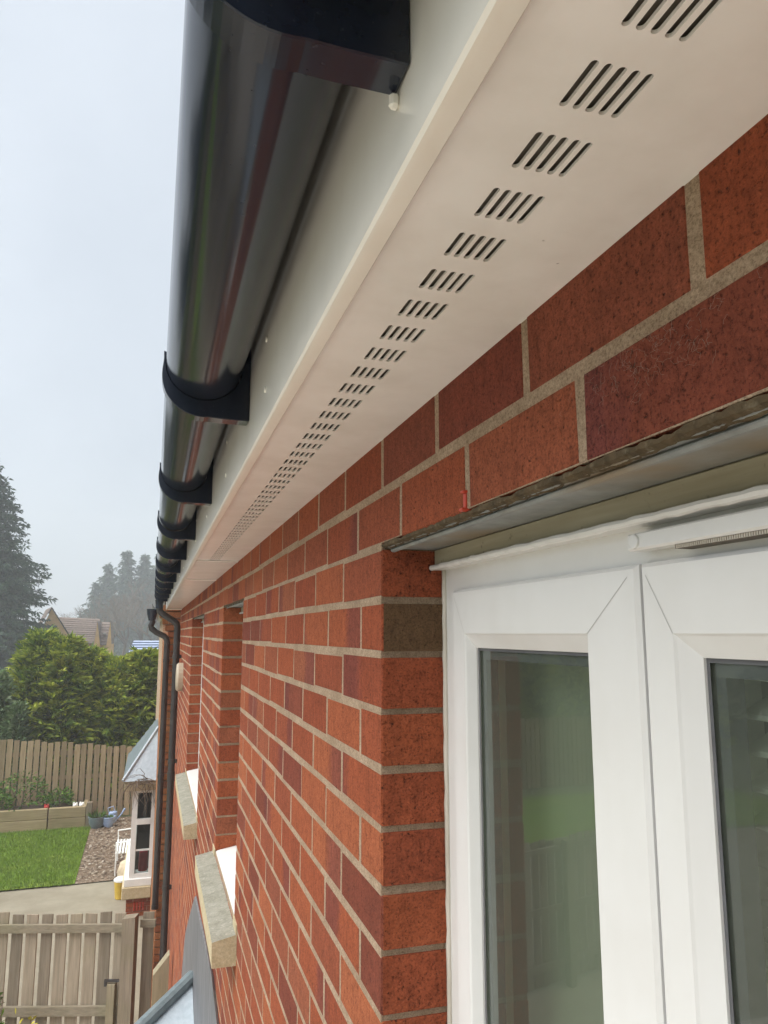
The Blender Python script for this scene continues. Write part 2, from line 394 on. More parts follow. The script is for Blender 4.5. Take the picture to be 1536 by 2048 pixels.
M['roomwall'] = m_plain('room_plaster', (.45, .46, .38), .9, .08, 2)
M['blind'] = m_plain('shutter_paint', (.84, .84, .74), .5, .08, 6)
M['curtain'] = m_plain('brown_curtain', (.16, .12, .10), .9, .2, 6)
M['redcloth'] = m_plain('red_cushion', (.45, .03, .05), .8, .2, 6)
M['mesh'] = m_plain('insect_mesh', (.13, .115, .09), .9, .2, 40)
def m_glass(name, refl=1.75, tintc=(.80, .86, .80), spots=True):
    q = NT(name); t = q.t; t.nodes.remove(q.b)
    fr = q.n('ShaderNodeFresnel', IOR=refl); gl = q.n('ShaderNodeBsdfGlossy', Roughness=.015); tr = q.n('ShaderNodeBsdfTransparent'); tr.inputs[0].default_value = (*tintc, 1)
    nb = q.bump(q.noise(3, 1), .015, .01)
    if spots:
        sp = q.noise(95, 2, .5); nb = q.bump(q.math('MULTIPLY', q.math('SUBTRACT', sp, .70), 8, clamp=True), .5, .002, nb)
    q.l(nb, gl.inputs['Normal']); gl.inputs[0].default_value = (.92, .95, .92, 1)
    mx = q.n('ShaderNodeMixShader'); q.l(fr.outputs[0], mx.inputs[0]); q.l(tr.outputs[0], mx.inputs[1]); q.l(gl.outputs[0], mx.inputs[2])
    if spots:   # pale streaky diffuse film, painting extra brightness onto the pane
        df = q.n('ShaderNodeBsdfDiffuse'); df.inputs[0].default_value = (.36, .39, .31, 1)
        sm = q.noise(1, 4, .6, q.mapped((6, 6, 1.6))); m2 = q.n('ShaderNodeMixShader')
        q.l(q.math('MULTIPLY_ADD', sm, .17, .045), m2.inputs[0]); q.l(mx.outputs[0], m2.inputs[1]); q.l(df.outputs[0], m2.inputs[2])
        q.l(m2.outputs[0], q.out.inputs['Surface'])
    else: q.l(mx.outputs[0], q.out.inputs['Surface'])
    return q.mat
M['glass'] = m_glass('window_glass')
M['glass_far'] = m_glass('far_window_glass', 1.5, (.6, .65, .65), False)

# ------------------------------------------------------------------ the house: wall of single bricks
D = 0.297                       # outer face of the wall
END = 9.09                      # far end of the wall
house = thing('brick_house', (D, 3.0, G), 'red brick house wall with white windows, ventilated cream soffit and fascia in the foreground', 'house')
OPEN = [(0.085, 0.989, -.95), (2.6665, 3.46, -.915), (4.80, 6.30, -1.06)]   # window openings: y0, y1, bottom
LT = 0.121                      # underside of the lintels
def col_of(forced=None):
    r = random.random()*.985 if forced is None else forced
    b = random.random()
    b = b*.62 if random.random() < .42 else 1.0
    return r, b
def add_brick(mb, y0, y1, z0, z1, forced_side=None, x=D, dep=.1025, flip=None):
    flip = random.random() < .5 if flip is None else flip
    j = lambda a=.0012: random.uniform(-a, a)
    y0 += j(.0016); y1 += j(.0016); z0 += j(.0017); z1 += j(.0017); x += j(.00022)
    r, b = col_of(); c = .0020
    V = [(x+.0025, y0, z0), (x+.0025, y1, z0), (x+.0025, y1, z1), (x+.0025, y0, z1),
         (x+j(.00015), y0+c+j(), z0+c+j()), (x+j(.00015), y1-c+j(), z0+c+j()), (x+j(.00015), y1-c+j(), z1-c+j()), (x+j(.00015), y0+c+j(), z1-c+j()),
         (x+dep, y0, z0), (x+dep, y1, z0), (x+dep, y1, z1), (x+dep, y0, z1)]
    uy = lambda p: (p[1]-y0)/max(1e-4, y1-y0) if not flip else 1-(p[1]-y0)/max(1e-4, y1-y0)
    n = len(mb.v); mb.v += V
    for f in ((4, 5, 6, 7), (0, 1, 5, 4), (1, 2, 6, 5), (2, 3, 7, 6), (3, 0, 4, 7)):
        mb.f.append(tuple(n+i for i in f)); mb.m.append(0); mb.c.append([(r, uy(V[i])*(min(1, (y1-y0)/.215)), b, 1) for i in f])
    r2, b2 = col_of(forced_side if forced_side is not None else r*.85)
    for f in ((0, 8, 11, 3), (1, 2, 10, 9), (0, 1, 9, 8), (3, 11, 10, 2)):
        mb.f.append(tuple(n+i for i in f)); mb.m.append(0); mb.c.append([(r2, .2, 1.0, 1) for i in f])
wall = MB()
MR = .0007                       # mortar set back from the brick face
def run(y0, y1, k, z0, first, pitch=.225, L=.215, forced=None):
    """bricks from y0 to y1; first = length of the first brick"""
    y = y0; ln = first; i = 0
    while y < y1-.02:
        e = min(y+ln, y1)
        if y1-e < .03: e = y1
        add_brick(wall, y, e, z0, z0+.065, forced if (i == 0) else None)
        y = e+.010; ln = L; i += 1
for k in range(-64, 2):
    z0 = LT+.005+.075*k
    if k >= 0:
        off = (.479 if k == 0 else .347)-.215*12
        y = off
        while y < END-.02:
            e = min(y+.2055, END); add_brick(wall, y, e, z0-(.0035 if k == 0 else 0), z0+(.065 if k == 0 else .080)); y = e+.0095
    else:
        zt = z0+.065
        ops = [o for o in OPEN if zt > o[2]+.02]
        odd = k % 2 == 1
        edges = [-2.2]+[v for o in ops for v in (o[0], o[1])]+[END]
        for i in range(0, len(edges), 2):
            a, b = edges[i], edges[i+1]
            first = .215 if odd else .1025
            if a < -1: first = .13 if odd else .2425
            frc = None
            if abs(a-.989) < 1e-3: frc = .995 if k == -2 else random.choice([.3, .45, .6, .2])
            run(a, b, k, z0, first, forced=frc)
# mortar body, butted boxes behind the brick faces
def mort(y0, y1, z0, z1): wall.box((D+MR, y0, z0), (D+.098, y1, z1), 1)
mort(-2.2, END-.004, LT+.003, LT+.150)
ys = [-2.2]+[v for o in OPEN for v in (o[0], o[1])]+[END]
for i in range(0, len(ys), 2):
    mort(ys[i]+(.004 if i else 0), ys[i+1]-.004, G-.05, LT+.003)
for (a, b, zb) in OPEN: mort(a+.004-.008, b-.004+.008, G-.05, zb-.006)
build('wall', wall, [M['brick'], M['mortar']], house, attr=True, recalc=False)

# steel lintels with a lip, dirt ledge of mortar above
for (a, b, zb) in OPEN:
    lt = MB()
    lt.box((D+.006, a-.10, LT-.0045), (D+.095, b+.012, LT-.0015))
    lt.box((D+.012, a-.002, LT-.010), (D+.020, b-.002, LT-.0047), bev=.002)
    build('lintel', lt, M['steel'], house)
M['dirty'] = m_stone('dirty_mortar', (.045, .032, .018), (.14, .10, .055), (.20, .17, .115))
for (a, b, zb) in OPEN:      # smeared mortar along the lintel edge
    dl = MB()
    n = 260; ysx = np.linspace(a-.09, b+.01, n)
    w = [.0012*math.sin(y*61)+.0008*math.sin(y*143+1)+.0006*math.sin(y*317) for y in ysx]
    top = [(D+.0009, y, LT+.0016+q*.8+random.uniform(-.0005, .0005)) for y, q in zip(ysx, w)]
    mid = [(D+.0012+random.uniform(-.0006, .0006), y, LT-.0025+random.uniform(-.0006, .0006)) for y in ysx]
    bot = [(D+.009+q*2+random.uniform(-.0012, .0012), y, LT-.0055) for y, q in zip(ysx, w)]
    for i in range(n-1):
        dl.quad(top[i], top[i+1], mid[i+1], mid[i]); dl.quad(mid[i], mid[i+1], bot[i+1], bot[i])
    build('lintel_mortar', dl, M['dirty'], house, smooth=True)

# red weep vent in the perp joint over the lintel
wv = MB(); wv.box((D-.002, .6905, LT+.004), (D+.03, .6955, LT+.020), bev=.0012); wv.box((D-.0045, .689, LT+.0195), (D+.01, .697, LT+.0225), bev=.001); wv.box((D-.006, .6885, LT+.001), (D+.012, .6975, LT+.0042), bev=.001)
o = build('weep_vent', wv, M['redpl'], house); o['label'] = 'small red plastic weep vent above the lintel'

cwb = MB(); rd = random.Random(5)
for i in range(150):
    y = rd.gauss(.40, .045); z = rd.gauss(.178, .012)
    z = min(z, LT+.072); a = rd.uniform(0, 6.28); pts = []
    for k in range(5):
        pts.append((D-.0012-rd.random()*.0014, y, z)); a += rd.gauss(0, .8); st = rd.uniform(.001, .0035); y += math.cos(a)*st; z += math.sin(a)*st
    cwb.tube(pts, .00007, 3, cap=False)
M['web'] = m_plain('dusty_web', (.30, .22, .17), .9, .1, 50)
tag(build('cobweb', cwb, M['web'], None, origin=(D, .4, .18), recalc=False), 'faint dusty cobweb strands on the upper bricks above the near window', 'cobweb')
# ---- windows
XS, XF, XG = .382, .390, .397
def rect_ring(mb, x0, outer, x1, inner, m=0):
    """ring between two (y0,y1,z0,z1) rectangles at different x"""
    o = [(x0, outer[0], outer[2]), (x0, outer[1], outer[2]), (x0, outer[1], outer[3]), (x0, outer[0], outer[3])]
    i = [(x1, inner[0], inner[2]), (x1, inner[1], inner[2]), (x1, inner[1], inner[3]), (x1, inner[0], inner[3])]
    for k in range(4): mb.quad(o[k], o[(k+1) % 4], i[(k+1) % 4], i[k], m)
def sash_mesh(outer, inner, glass):
    mb = MB(); e = .0035
    o1 = (outer[0]+e, outer[1]-e, outer[2]+e, outer[3]-e)
    rect_ring(mb, XF-.0004, outer, XS+e, outer); rect_ring(mb, XS+e, outer, XS, o1)
    rect_ring(mb, XS, o1, XS, inner)
    i1 = (inner[0]+.002, inner[1]-.002, inner[2]+.002, inner[3]-.002)
    rect_ring(mb, XS, inner, XS+.002, i1); rect_ring(mb, XS+.002, i1, XG-.002, glass)
    rect_ring(mb, XG-.002, glass, XG+.004, glass)
    rect_ring(mb, XG+.004, glass, XG+.028, (glass[0]-.004, glass[1]+.004, glass[2]-.004, glass[3]+.004))
    # welded mitre lines: hairline grooves set into the face
    for (oy, oz, iy, iz) in ((o1[1], o1[3], inner[1], inner[3]), (o1[0], o1[3], inner[0], inner[3])):
        a = Vector((XS-.0002, oy, oz)); b = Vector((XS-.0002, iy, iz)); d = (b-a).normalized(); s = Vector((0, -d.z, d.y))*.0004
        a2 = a+(b-a)*.12
        mb.quad(a2-s, b-s, b+s, a2+s, 1)
    return mb
M['mitre'] = m_plain('mitre_line', (.42, .40, .37), .5, .1)
def window(y0, y1, zb, sashes, detail):
    w = tag(build('window', frame_mb(y0, y1, zb, detail), [M['white'], M['headwood']], house))
    for yy, sg in ((y1, -1), (y0, 1)):      # silicone bead down each jamb
        sl = MB()
        n = 60; zz = np.linspace(zb, .092, n); p = [(XF-.001+random.uniform(-.0006, .0006), yy+sg*(.002+random.uniform(-.0004, .0006)), z) for z in zz]
        sl.tube(p, [.0040+random.uniform(-.0003, .0005) for _ in p], 6)
        build('silicone_seal', sl, M['seal'], w, smooth='all')
    for (outer, inner, glass) in sashes:
        build('sash', sash_mesh(outer, inner, glass), [M['white'], M['mitre']], w)
        gk = MB()                # black gasket and grey spacer bar round the glass
        g2 = (glass[0]+.0035, glass[1]-.0035, glass[2]+.0035, glass[3]-.0035); rect_ring(gk, XG+.0005, glass, XG+.0005, g2)
        build('gasket', gk, M['rubber'], w, recalc=False)
        sp = MB(); g3 = (glass[0]+.014, glass[1]-.014, glass[2]+.014, glass[3]-.014)
        rect_ring(sp, XG+.005, g2, XG+.005, g3); rect_ring(sp, XG+.005, g3, XG+.021, g3)
        build('spacer_bar', sp, M['gap'], w, recalc=False)
        pn = MB(); pn.quad((XG+.003, glass[0]-.001, glass[2]-.001), (XG+.003, glass[0]-.001, glass[3]+.001), (XG+.003, glass[1]+.001, glass[3]+.001), (XG+.003, glass[1]+.001, glass[2]-.001))
        build('pane', pn, M['glass'], w, recalc=False)
    # sill of stone with end lugs, white plastic sill on top
    zs = zb
    st = MB(); xo = .222
    st.extrude_y([(xo, zs-.115), (xo-.002, zs-.040), (D+.02, zs-.020), (XF+.05, zs-.012), (XF+.05, zs-.115)], y0-.09, y1+.09, m=0)
    n = len(st.f); fr_i = None
    for i in range(n):           # cream front and end faces, grey weathered top
        vs_ = [st.v[q] for q in st.f[i]]
        top = all(v[2] > zs-.045 for v in vs_)
        st.m[i] = 0 if top else 1
    for a, b in ((y0-.09, y0+.004), (y1-.004, y1+.09)): st.box((D-.004, a-.0015, zs-.024), (D+.0005, b, zs+.004), 1)
    build('stone_sill', st, [M['stone'], M['cream']], w)
    ps = MB(); ps.extrude_y([(D+.004, zs-.016), (D+.003, zs-.004), (D+.010, zs+.0), (XF, zs+.014), (XF, zs-.012)], y0+.002, y1-.002)
    build('plastic_sill', ps, M['white'], w)
    return w
def frame_mb(y0, y1, zb, detail):
    mb = MB()
    # fixed frame: jambs, head and bottom as butted boxes
    mb.box((XF, y0+.001, zb), (XF+.06, y0+.055, .050)); mb.box((XF, y1-.062, zb), (XF+.06, y1-.001, .050))
    mb.box((XF, y0+.001, .050), (XF+.06, y1-.001, .110)); mb.box((XF, y0+.055, zb), (XF+.06, y1-.062, zb+.05))
    # cross mullion
    # olive painted head board and white bead under it
    mb.box((.3745, y0+.0005, .0935), (XF+.05, y1-.0005, LT-.005), 1, bev=.0015)
    n = 70; ysx = np.linspace(y0+.001, y1-.001, n)
    for i in range(n-1):
        pass
    pts = [(.3705+random.uniform(-.0006, .0006), y, .0905+random.uniform(-.0005, .0005)) for y in ysx]
    mb.tube(pts, [.0038+random.uniform(-.0004, .0005) for _ in pts], 8, 0)
    mb.box((.3705, y0+.001, .0875), (XF, y1-.001, .0925))
    return mb
w1 = window(*OPEN[0], [((.5365, .943, -.905, .057), (.614, .903, -.855, .0), (.611, .895, -.838, -.018)),
                       ((.133, .5315, -.905, .057), (.205, .494, -.855, .0), (.212, .4775, -.838, -.018))], True)
w1['label'] = 'near white double casement window with trickle vent and open shutters'
gp = MB(); gp.box((XF-.001, .532, -.905), (XF+.01, .536, .055)); build('gasket', gp, M['gap'], w1)
mu = MB(); mu.box((XF+.012, .50, -.9), (XF+.06, .57, .06)); build('mullion', mu, M['white'], w1)
w2 = window(*OPEN[1], [((OPEN[1][0]+.05, OPEN[1][1]-.05, -.865, .057), (OPEN[1][0]+.10, OPEN[1][1]-.10, -.81, .0), (OPEN[1][0]+.105, OPEN[1][1]-.105, -.80, -.018))], False)
w2['label'] = 'middle recessed white window above the stone sill'
w3 = window(*OPEN[2], [((OPEN[2][0]+.05, 5.545, -1.0, .057), (OPEN[2][0]+.10, 5.495, -.95, .0), (OPEN[2][0]+.105, 5.49, -.94, -.018)),
                       ((5.555, OPEN[2][1]-.05, -1.0, .057), (5.605, OPEN[2][1]-.10, -.95, .0), (5.61, OPEN[2][1]-.105, -.94, -.018))], False)
w3['label'] = 'farthest recessed white window near the downpipes'
# trickle vent: rounded cover with end cap disc, grille underneath
tv = MB(); vx0, vx1 = .3700, XF-.0005
prof = [(vx1, .0668), (vx0+.002, .0662), (vx0, .068), (vx0, .0790), (vx0+.002, .0806), (vx1, .0815)]
tv.extrude_y(prof, .13, .5285)
t_ = MB()
build('trickle_vent', tv, M['white'], w1)
cp = MB(); b0 = len(cp.v); yc, zc = .5190, .0735
ring = lambda x, r: [(x, yc+r*math.cos(2*math.pi*i/28), zc+r*math.sin(2*math.pi*i/28)) for i in range(28)]
rings = [ring(vx0+.0005, .0062), ring(vx0-.0018, .0060), ring(vx0-.0023, .0052)]
for a, b in zip(rings, rings[1:]):
    for i in range(28): cp.quad(a[i], a[(i+1) % 28], b[(i+1) % 28], b[i])
cp.poly(rings[-1]); build('vent_screw_cap', cp, M['white'], w1)
gr = MB()
gr.box((vx0+.0040, .14, .0632), (vx1, .475, .0663), 1)
for i in range(150): yy = .141+i*.00222; gr.box((vx0+.0030, yy, .0632), (vx0+.0042, yy+.0011, .0660), 0)
build('vent_grille', gr, [M['seal'], M['mesh']], w1)

# room behind and plantation shutters
def room(a, b, z0, z1, xd):
    rm = MB()
    x0, x1 = XF+.062, XF+xd
    rm.quad((x1, a, z0), (x1, b, z0), (x1, b, z1), (x1, a, z1)); rm.quad((x0, a, z0), (x1, a, z0), (x1, a, z1), (x0, a, z1)); rm.quad((x0, b, z0), (x1, b, z0), (x1, b, z1), (x0, b, z1))
    rm.quad((x0, a, z0), (x0, b, z0), (x1, b, z0), (x1, a, z0)); rm.quad((x0, a, z1), (x0, b, z1), (x1, b, z1), (x1, a, z1))
    build('room_lining', rm, M['roomwall'], house, recalc=False)
room(.03, 1.05, -1.0, .14, 1.6); room(2.6, 3.5, -1.0, .14, .5); room(4.7, 6.4, -1.1, .14, .5)
sh = MB(); xs = XG+.036
for (a, b) in ((.19, .4935), ):
    sh.box((xs-.004, b-.0085, -.85), (xs+.022, b, .0), bev=.002); sh.box((xs, a, -.85), (xs+.022, a+.03, .0), bev=.002)
    sh.box((xs, a+.03, -.035), (xs+.022, b-.0085, .0)); sh.box((xs, a+.03, -.85), (xs+.022, b-.0085, -.80))
    z = -.055
    while z > -.79:
        sh.box((xs-.006, a+.031, z-.0025), (xs+.030, b-.0095, z+.0025), bev=.002, rot=Matrix.Rotation(math.radians(-24), 3, 'Y')); z -= .026
build('shutter', sh, M['blind'], w1)
cu = MB()
cu.box((xs+.05, .60, -.95), (xs+.052, 1.0, .05))  # panel added behind the left pane, its colour set to lighten the glass
for yb, w_ in ((.962, .012), (.925, .006)): cu.box((xs-.02, yb-w_, -.92), (xs+.0, yb+w_, .03), 1)
M['pane_tone'] = m_plain('pane_tone_panel', (.48, .52, .38), .9, .06, 3); build('pane_tone_panel', cu, [M['pane_tone'], M['blind']], w1)

# ---- soffit with real slots
SZ = .270; LIP = .141
sf = MB()
x_a, x_b = .186, .2245           # slotted strip
pit = .0543; gl = .033; y_s = .2755-pit*32; n_slot = 5; cw = (x_b-x_a)/n_slot; sw = .0044
Y_END = 8.85
def plank(y0, y1, slots):
    """a length of soffit board, 9 mm thick look: underside with stadium holes"""
    sf.quad((LIP, y0, SZ), (x_a, y0, SZ), (x_a, y1, SZ), (LIP, y1, SZ)); sf.quad((x_b, y0, SZ), (D+.02, y0, SZ), (D+.02, y1, SZ), (x_b, y1, SZ))
    if not slots: sf.quad((x_a, y0, SZ), (x_b, y0, SZ), (x_b, y1, SZ), (x_a, y1, SZ)); return
    y = y0; k = math.ceil((y0-y_s)/pit); g0 = y_s+k*pit
    while g0+gl < y1:
        pad = .003
        if g0-pad > y: sf.quad((x_a, y, SZ), (x_b, y, SZ), (x_b, g0-pad, SZ), (x_a, g0-pad, SZ))
        for s in range(n_slot):
            cx0 = x_a+s*cw; cx1 = cx0+cw; cxm = (cx0+cx1)/2; r = sw/2*random.uniform(.93, 1.06)
            hole = []; rect = []
            for j in range(7):
                t = math.pi+math.pi*j/6; hole.append((cxm+r*math.cos(t), g0+r+r*math.sin(t))); rect.append((cx0+(cx1-cx0)*j/6, g0-pad))
            for j in range(7):
                t = math.pi*j/6; hole.append((cxm+r*math.cos(t), g0+gl-r+r*math.sin(t))); rect.append((cx1-(cx1-cx0)*j/6, g0+gl+pad))
            n = len(hole)
            for j in range(n):
                q = (j+1) % n
                sf.quad((*rect[j], SZ), (*rect[q], SZ), (*hole[q], SZ), (*hole[j], SZ))
                sf.quad((*hole[j], SZ), (*hole[q], SZ), (*hole[q], SZ+.0022), (*hole[j], SZ+.0022))
        y = g0+gl+pad; g0 += pit
    if y < y1: sf.quad((x_a, y, SZ), (x_b, y, SZ), (x_b, y1, SZ), (x_a, y1, SZ))
plank(-2.0, 2.87, True); plank(2.886, 3.92, False); plank(3.936, Y_END, False)
for ya, yb in ((2.87, 2.886), (3.92, 3.936)):
    sf.box((LIP+.001, ya-.012, SZ-.0045), (D-.002, yb+.012, SZ-.0005), bev=.0015)
build('soffit', sf, M['soffit'], house, recalc=False)
vd = MB(); vd.box((.165, -2.0, SZ+.006), (.25, Y_END, SZ+.010)); 
build('soffit_backing', vd, M['mesh'], house)
# ---- fascia: board and rounded bottom lip
fa = MB()
prof = [(.125, .50), (.125, .2715), (.1245, .2665), (.1265, .2640), (.130, .2632), (.1395, .2632), (.1408, .2645), (.1408, .2705), (.136, .2705), (.136, .50)]
fa.extrude_y(prof, -2.0, Y_END)
build('fascia', fa, M['fascia'], house, smooth=True)
for yv in [.382+.56*i for i in range(-1, 15)]:
    for zz in (.313, .382):
        nc = MB(); b = 8
        if zz == .313 and abs(yv-.382) < .01: nc.box((.119, yv-.003, .307), (.1255, yv+.003, .317), bev=.002)
        else:
            rr = [[(.1255-h, yv+r*math.cos(2*math.pi*i/12), zz+r*math.sin(2*math.pi*i/12)) for i in range(12)] for h, r in ((0, .0042), (.0015, .0042), (.0026, .0028))]
            for A, B in zip(rr, rr[1:]):
                for i in range(12): nc.quad(A[i], A[(i+1) % 12], B[(i+1) % 12], B[i])
            nc.poly(rr[-1])
        build('nail_cap', nc, M['fascia'], house)
# end of the soffit box
eb = MB(); eb.extrude_y([(.1245, .2632), (.1245, .50), (.34, .62), (.34, .2632)], Y_END+.0005, Y_END+.015); build('soffit_end', eb, M['fascia'], house)
# roof over it all, tiled in courses
et = MB(); et.extrude_y([(.1252, .46), (.1252, .455), (.104, .412), (.102, .4125), (.120, .462)], -2.0, 8.8); build('eaves_light_block', et, M['dark'], house)  # dark strip added to stop light leaking down onto the fascia
rf = MB()
ang = math.radians(32); cx, sx = math.cos(ang), math.sin(ang)
for i in range(26):
    a = i*.30; b = a+.36
    p = lambda s, h: (.045+s*cx-h*sx, .455+s*sx+h*cx)
    q = [p(a, .035), p(b, .012), p(b, 0), p(a, .008)]
    nseg = 38
    for j in range(nseg):
        ya = -2.0+(END+2.0)*j/nseg; yb = -2.0+(END+2.0)*(j+1)/nseg-.004
        rf.extrude_y(q, ya, yb, col=(random.random(), 0, 0, 1))
build('roof', rf, M['tiles'], house, attr=True)
bk = MB(); bk.box((6.5, -2.2, G), (6.6, END, 4.2)); bk.box((D+.1, END-.1, G), (6.5, END, .45)); bk.box((D+.1, -2.2, G), (6.5, -2.1, .45))
bk.box((D+.2, -2.1, .40), (6.5, END-.1, .42))
build('rear_wall', bk, M['render_buff'], house)

# lead flashing on the wall and the hipped roof of the bay below the second window
fl = MB()
pts = [(1.2, -2.45), (1.9, -1.93), (2.7, -1.44), (3.055, -1.405), (3.325, -1.36), (3.925, -1.395), (4.547, -1.434), (4.95, -1.66), (5.366, -1.93), (5.675, -2.346), (5.2, -2.5), (4.0, -2.5), (2.0, -2.6)]
front = []; back = []
for y, z in pts:
    front.append((D-.010, y+random.uniform(-.015, .015), z+random.uniform(-.012, .012))); back.append((D-.001, y, z))
fl.poly(front)
for i in range(len(pts)): fl.quad(front[i], front[(i+1) % len(pts)], back[(i+1) % len(pts)], back[i])
o = build('lead_flashing', fl, M['lead'], house); o['label'] = 'grey streaked lead flashing on the brick under the stone sill'
br = MB()
R0 = Vector((D-.012, 4.46, -1.82)); t = 1.05; sl_ = .37
def hip(t): return Vector((D-.012-t*.98, 4.46-t, -1.82-sl_*t))
C0 = hip(t); W0 = Vector((D-.012, 4.46-t, -1.82-sl_*t))
br.poly([R0, C0, W0]); dn = Vector((0, 0, -.06))
br.quad(C0, W0, W0+dn, C0+dn)
vd_ = Vector((0, 0, -.16)); br.quad(R0, C0, C0+vd_, R0+vd_, 1)
br.tube([R0+Vector((0, 0, .012)), hip(t*.5)+Vector((0, 0, .016)), C0+Vector((0, 0, .012))], .034, 10, 1)
o = build('bay_roof', br, [M['lead_pale'], M['lead_roll']], house); o['label'] = 'pale lead hipped roof of the bay below the middle window'
bw = MB(); bw.box((C0.x+.45, 4.46-t+.25, G), (D-.002, 4.2, C0.z-.03)); build('bay_wall', bw, M['render_buff'], house)

# ------------------------------------------------------------------ gutter
GC = (.056, .4010); GR = .056
gut = thing('gutter', (GC[0], 3.0, GC[1]), 'glossy black half round plastic gutter along the cream fascia', 'gutter')
def channel(y0, y1, r=GR, th=.0024, lip=True):
    mb = MB(); n = 28; o = []; i_ = []
    for k in range(n+1):
        t = math.pi+math.pi*k/n; o.append((GC[0]+r*math.cos(t), GC[1]+r*math.sin(t)*.98)); i_.append((GC[0]+(r-th)*math.cos(t), GC[1]+(r-th)*math.sin(t)*.98))
    prof = o+[(GC[0]+r, GC[1]+.006), (GC[0]+r-.006, GC[1]+.007), (GC[0]+r-.006, GC[1]+.002)]+i_[::-1]+[(GC[0]-r+.006, GC[1]+.002), (GC[0]-r+.006, GC[1]+.007), (GC[0]-r, GC[1]+.006)]
    ny = max(2, int((y1-y0)/.25)); b = len(mb.v); m = len(prof)
    for j in range(ny+1):
        y = y0+(y1-y0)*j/ny; wz = .0012*math.sin(y*3.1); wx = .0008*math.sin(y*2.3+1)
        mb.v += [(x+wx, y, z+wz) for x, z in prof]
    for j in range(ny):
        for i in range(m):
            q = (i+1) % m; mb.f.append((b+j*m+i, b+j*m+q, b+(j+1)*m+q, b+(j+1)*m+i)); mb.m.append(0); mb.c.append((.5, .5, .5, 1))
    mb.f.append(tuple(b+i for i in range(m))); mb.f.append(tuple(b+ny*m+i for i in range(m))); mb.m += [0, 0]; mb.c += [(.5,)*4]*2
    return mb
build('channel', channel(-1.8, 8.52), M['black'], gut, smooth=True)
def bracket_mb():
    mb = MB(); n = 22; w = .0135
    # crescent: thick at the bottom, tapering to a hooked tip at the outer rim, solid block against the fascia
    inn = []; out = []
    for k in range(n+1):
        t = math.pi+math.radians(-6)+math.radians(102)*k/n
        th = .0028+.024*max(0, math.sin((t-math.pi)))**1.4+.0010
        inn.append((GC[0]+(GR+.0004)*math.cos(t), GC[1]+(GR+.0004)*math.sin(t)*.98))
        out.append((GC[0]+(GR+th)*math.cos(t), GC[1]+(GR+th)*math.sin(t)*.98))
    ext_in = []
    for k in range(1, 15):
        t = math.pi+math.radians(96)+math.radians(78)*k/14; ext_in.append((GC[0]+(GR+.0004)*math.cos(t), GC[1]+(GR+.0004)*math.sin(t)*.98))
    prof = out+[(.085, .3185), (.1235, .318), (.1247, .3195), (.1247, .455), (.1165, .455)]+ext_in[::-1]+inn[::-1]+[(GC[0]-GR+.002, GC[1]+.013), (GC[0]-GR-.004, GC[1]+.016)]
    mb.extrude_y(prof, -w, w)
    return mb
b0 = MB(); bmb = bracket_mb()
me0 = build('bracket', bmb, M['black'], gut)
me0.modifiers.new('b', 'BEVEL').width = .0012; me0.modifiers['b'].limit_method = 'ANGLE'
br0 = me0
ybs = [.372, 1.128, 1.90, 2.66, 3.40, 4.16, 4.92, 5.67, 6.43, 7.18, 7.94]
br0.location = (0, ybs[0], 0)    # mesh is centred on y=3 world -> shift
for v in br0.data.vertices: v.co.y += 3.0
br0.location.y = ybs[0]-3.0
for y in [-.4, -1.15]+ybs[1:]:
    c = br0.copy(); COL.objects.link(c); c.parent = gut; c.location = (0, y-3.0, 0)
# union sleeve pieces and running outlet at the far end
build('union', channel(4.50, 4.60, GR+.005, .004), M['black'], gut, smooth=True)
ot = channel(8.22, 8.56, GR+.004, .004)
ot.tube([(.050, 8.34, .352), (.050, 8.34, .300), (.050, 8.34, .262)], [.046, .040, .040], 20)
build('outlet', ot, M['black'], gut, smooth=True)

# downpipe with swan neck on our wall
dp = thing('downpipe', (.245, 8.34, G), 'dark brown downpipe with swan neck nearest the brick house corner', 'downpipe', 'downpipes at the house corner')
p = MB(); p.tube([(.050, 8.34, .300), (.050, 8.34, .262), (.058, 8.34, .232), (.085, 8.34, .205), (.205, 8.34, .128), (.232, 8.34, .105), (.243, 8.34, .07), (.243, 8.34, .0), (.243, 8.34, -1.2), (.243, 8.34, -2.4), (.243, 8.34, G+.15)], .034, 18)
build('pipe', p, M['pipe'], dp, smooth=True)
for z in (-.24, -1.30, -2.52, -3.6):
    q = MB(); q.tube([(.243, 8.34, z-.022), (.243, 8.34, z+.022)], .039, 18); q.box((.243, 8.318, z-.018), (D-.001, 8.362, z+.018), bev=.003)
    build('clip', q, M['pipe'], dp, smooth=True)
ps_ = MB(); ps_.tube([(.243, 8.34, -1.50), (.243, 8.34, -1.40)], [.0385, .0385], 18); build('socket', ps_, M['pipe'], dp, smooth=True)

# ------------------------------------------------------------------ neighbouring house (stands a little forward)
NX = .165; NY = 9.10
nb = thing('neighbour_house', (NX, 14, G), 'orange buff brick neighbouring house with grey roofed white bay window', 'house')
nw = MB()
def buff(x0, x1, z0): # brick on the face towards us
    r, b = random.random(), 1.0; j = lambda: random.uniform(-.001, .001)
    nw.box((x0, NY-.012, z0), (x1, NY+.05, z0+.065), 0, (r, .3, b, 1), bev=.002)
k = 0; z = .255
while z > G:
    xl = NX
    if z > .16: xl = NX-.105
    elif z > .08: xl = NX-.07
    elif z > .0: xl = NX-.035
    xm = xl+(.1025 if k % 2 else .07)
    buff(xl, xm-.005, z); 
    if xm+.005 < D-.01: buff(xm+.005, min(xm+.22, D+.05), z)
    nw.box((xl+.006, NY-.006, z-.0098), (D+.05, NY+.05, z+.0752-.0002), 1, (.5, .5, .5, 1))
    z -= .075; k += 1
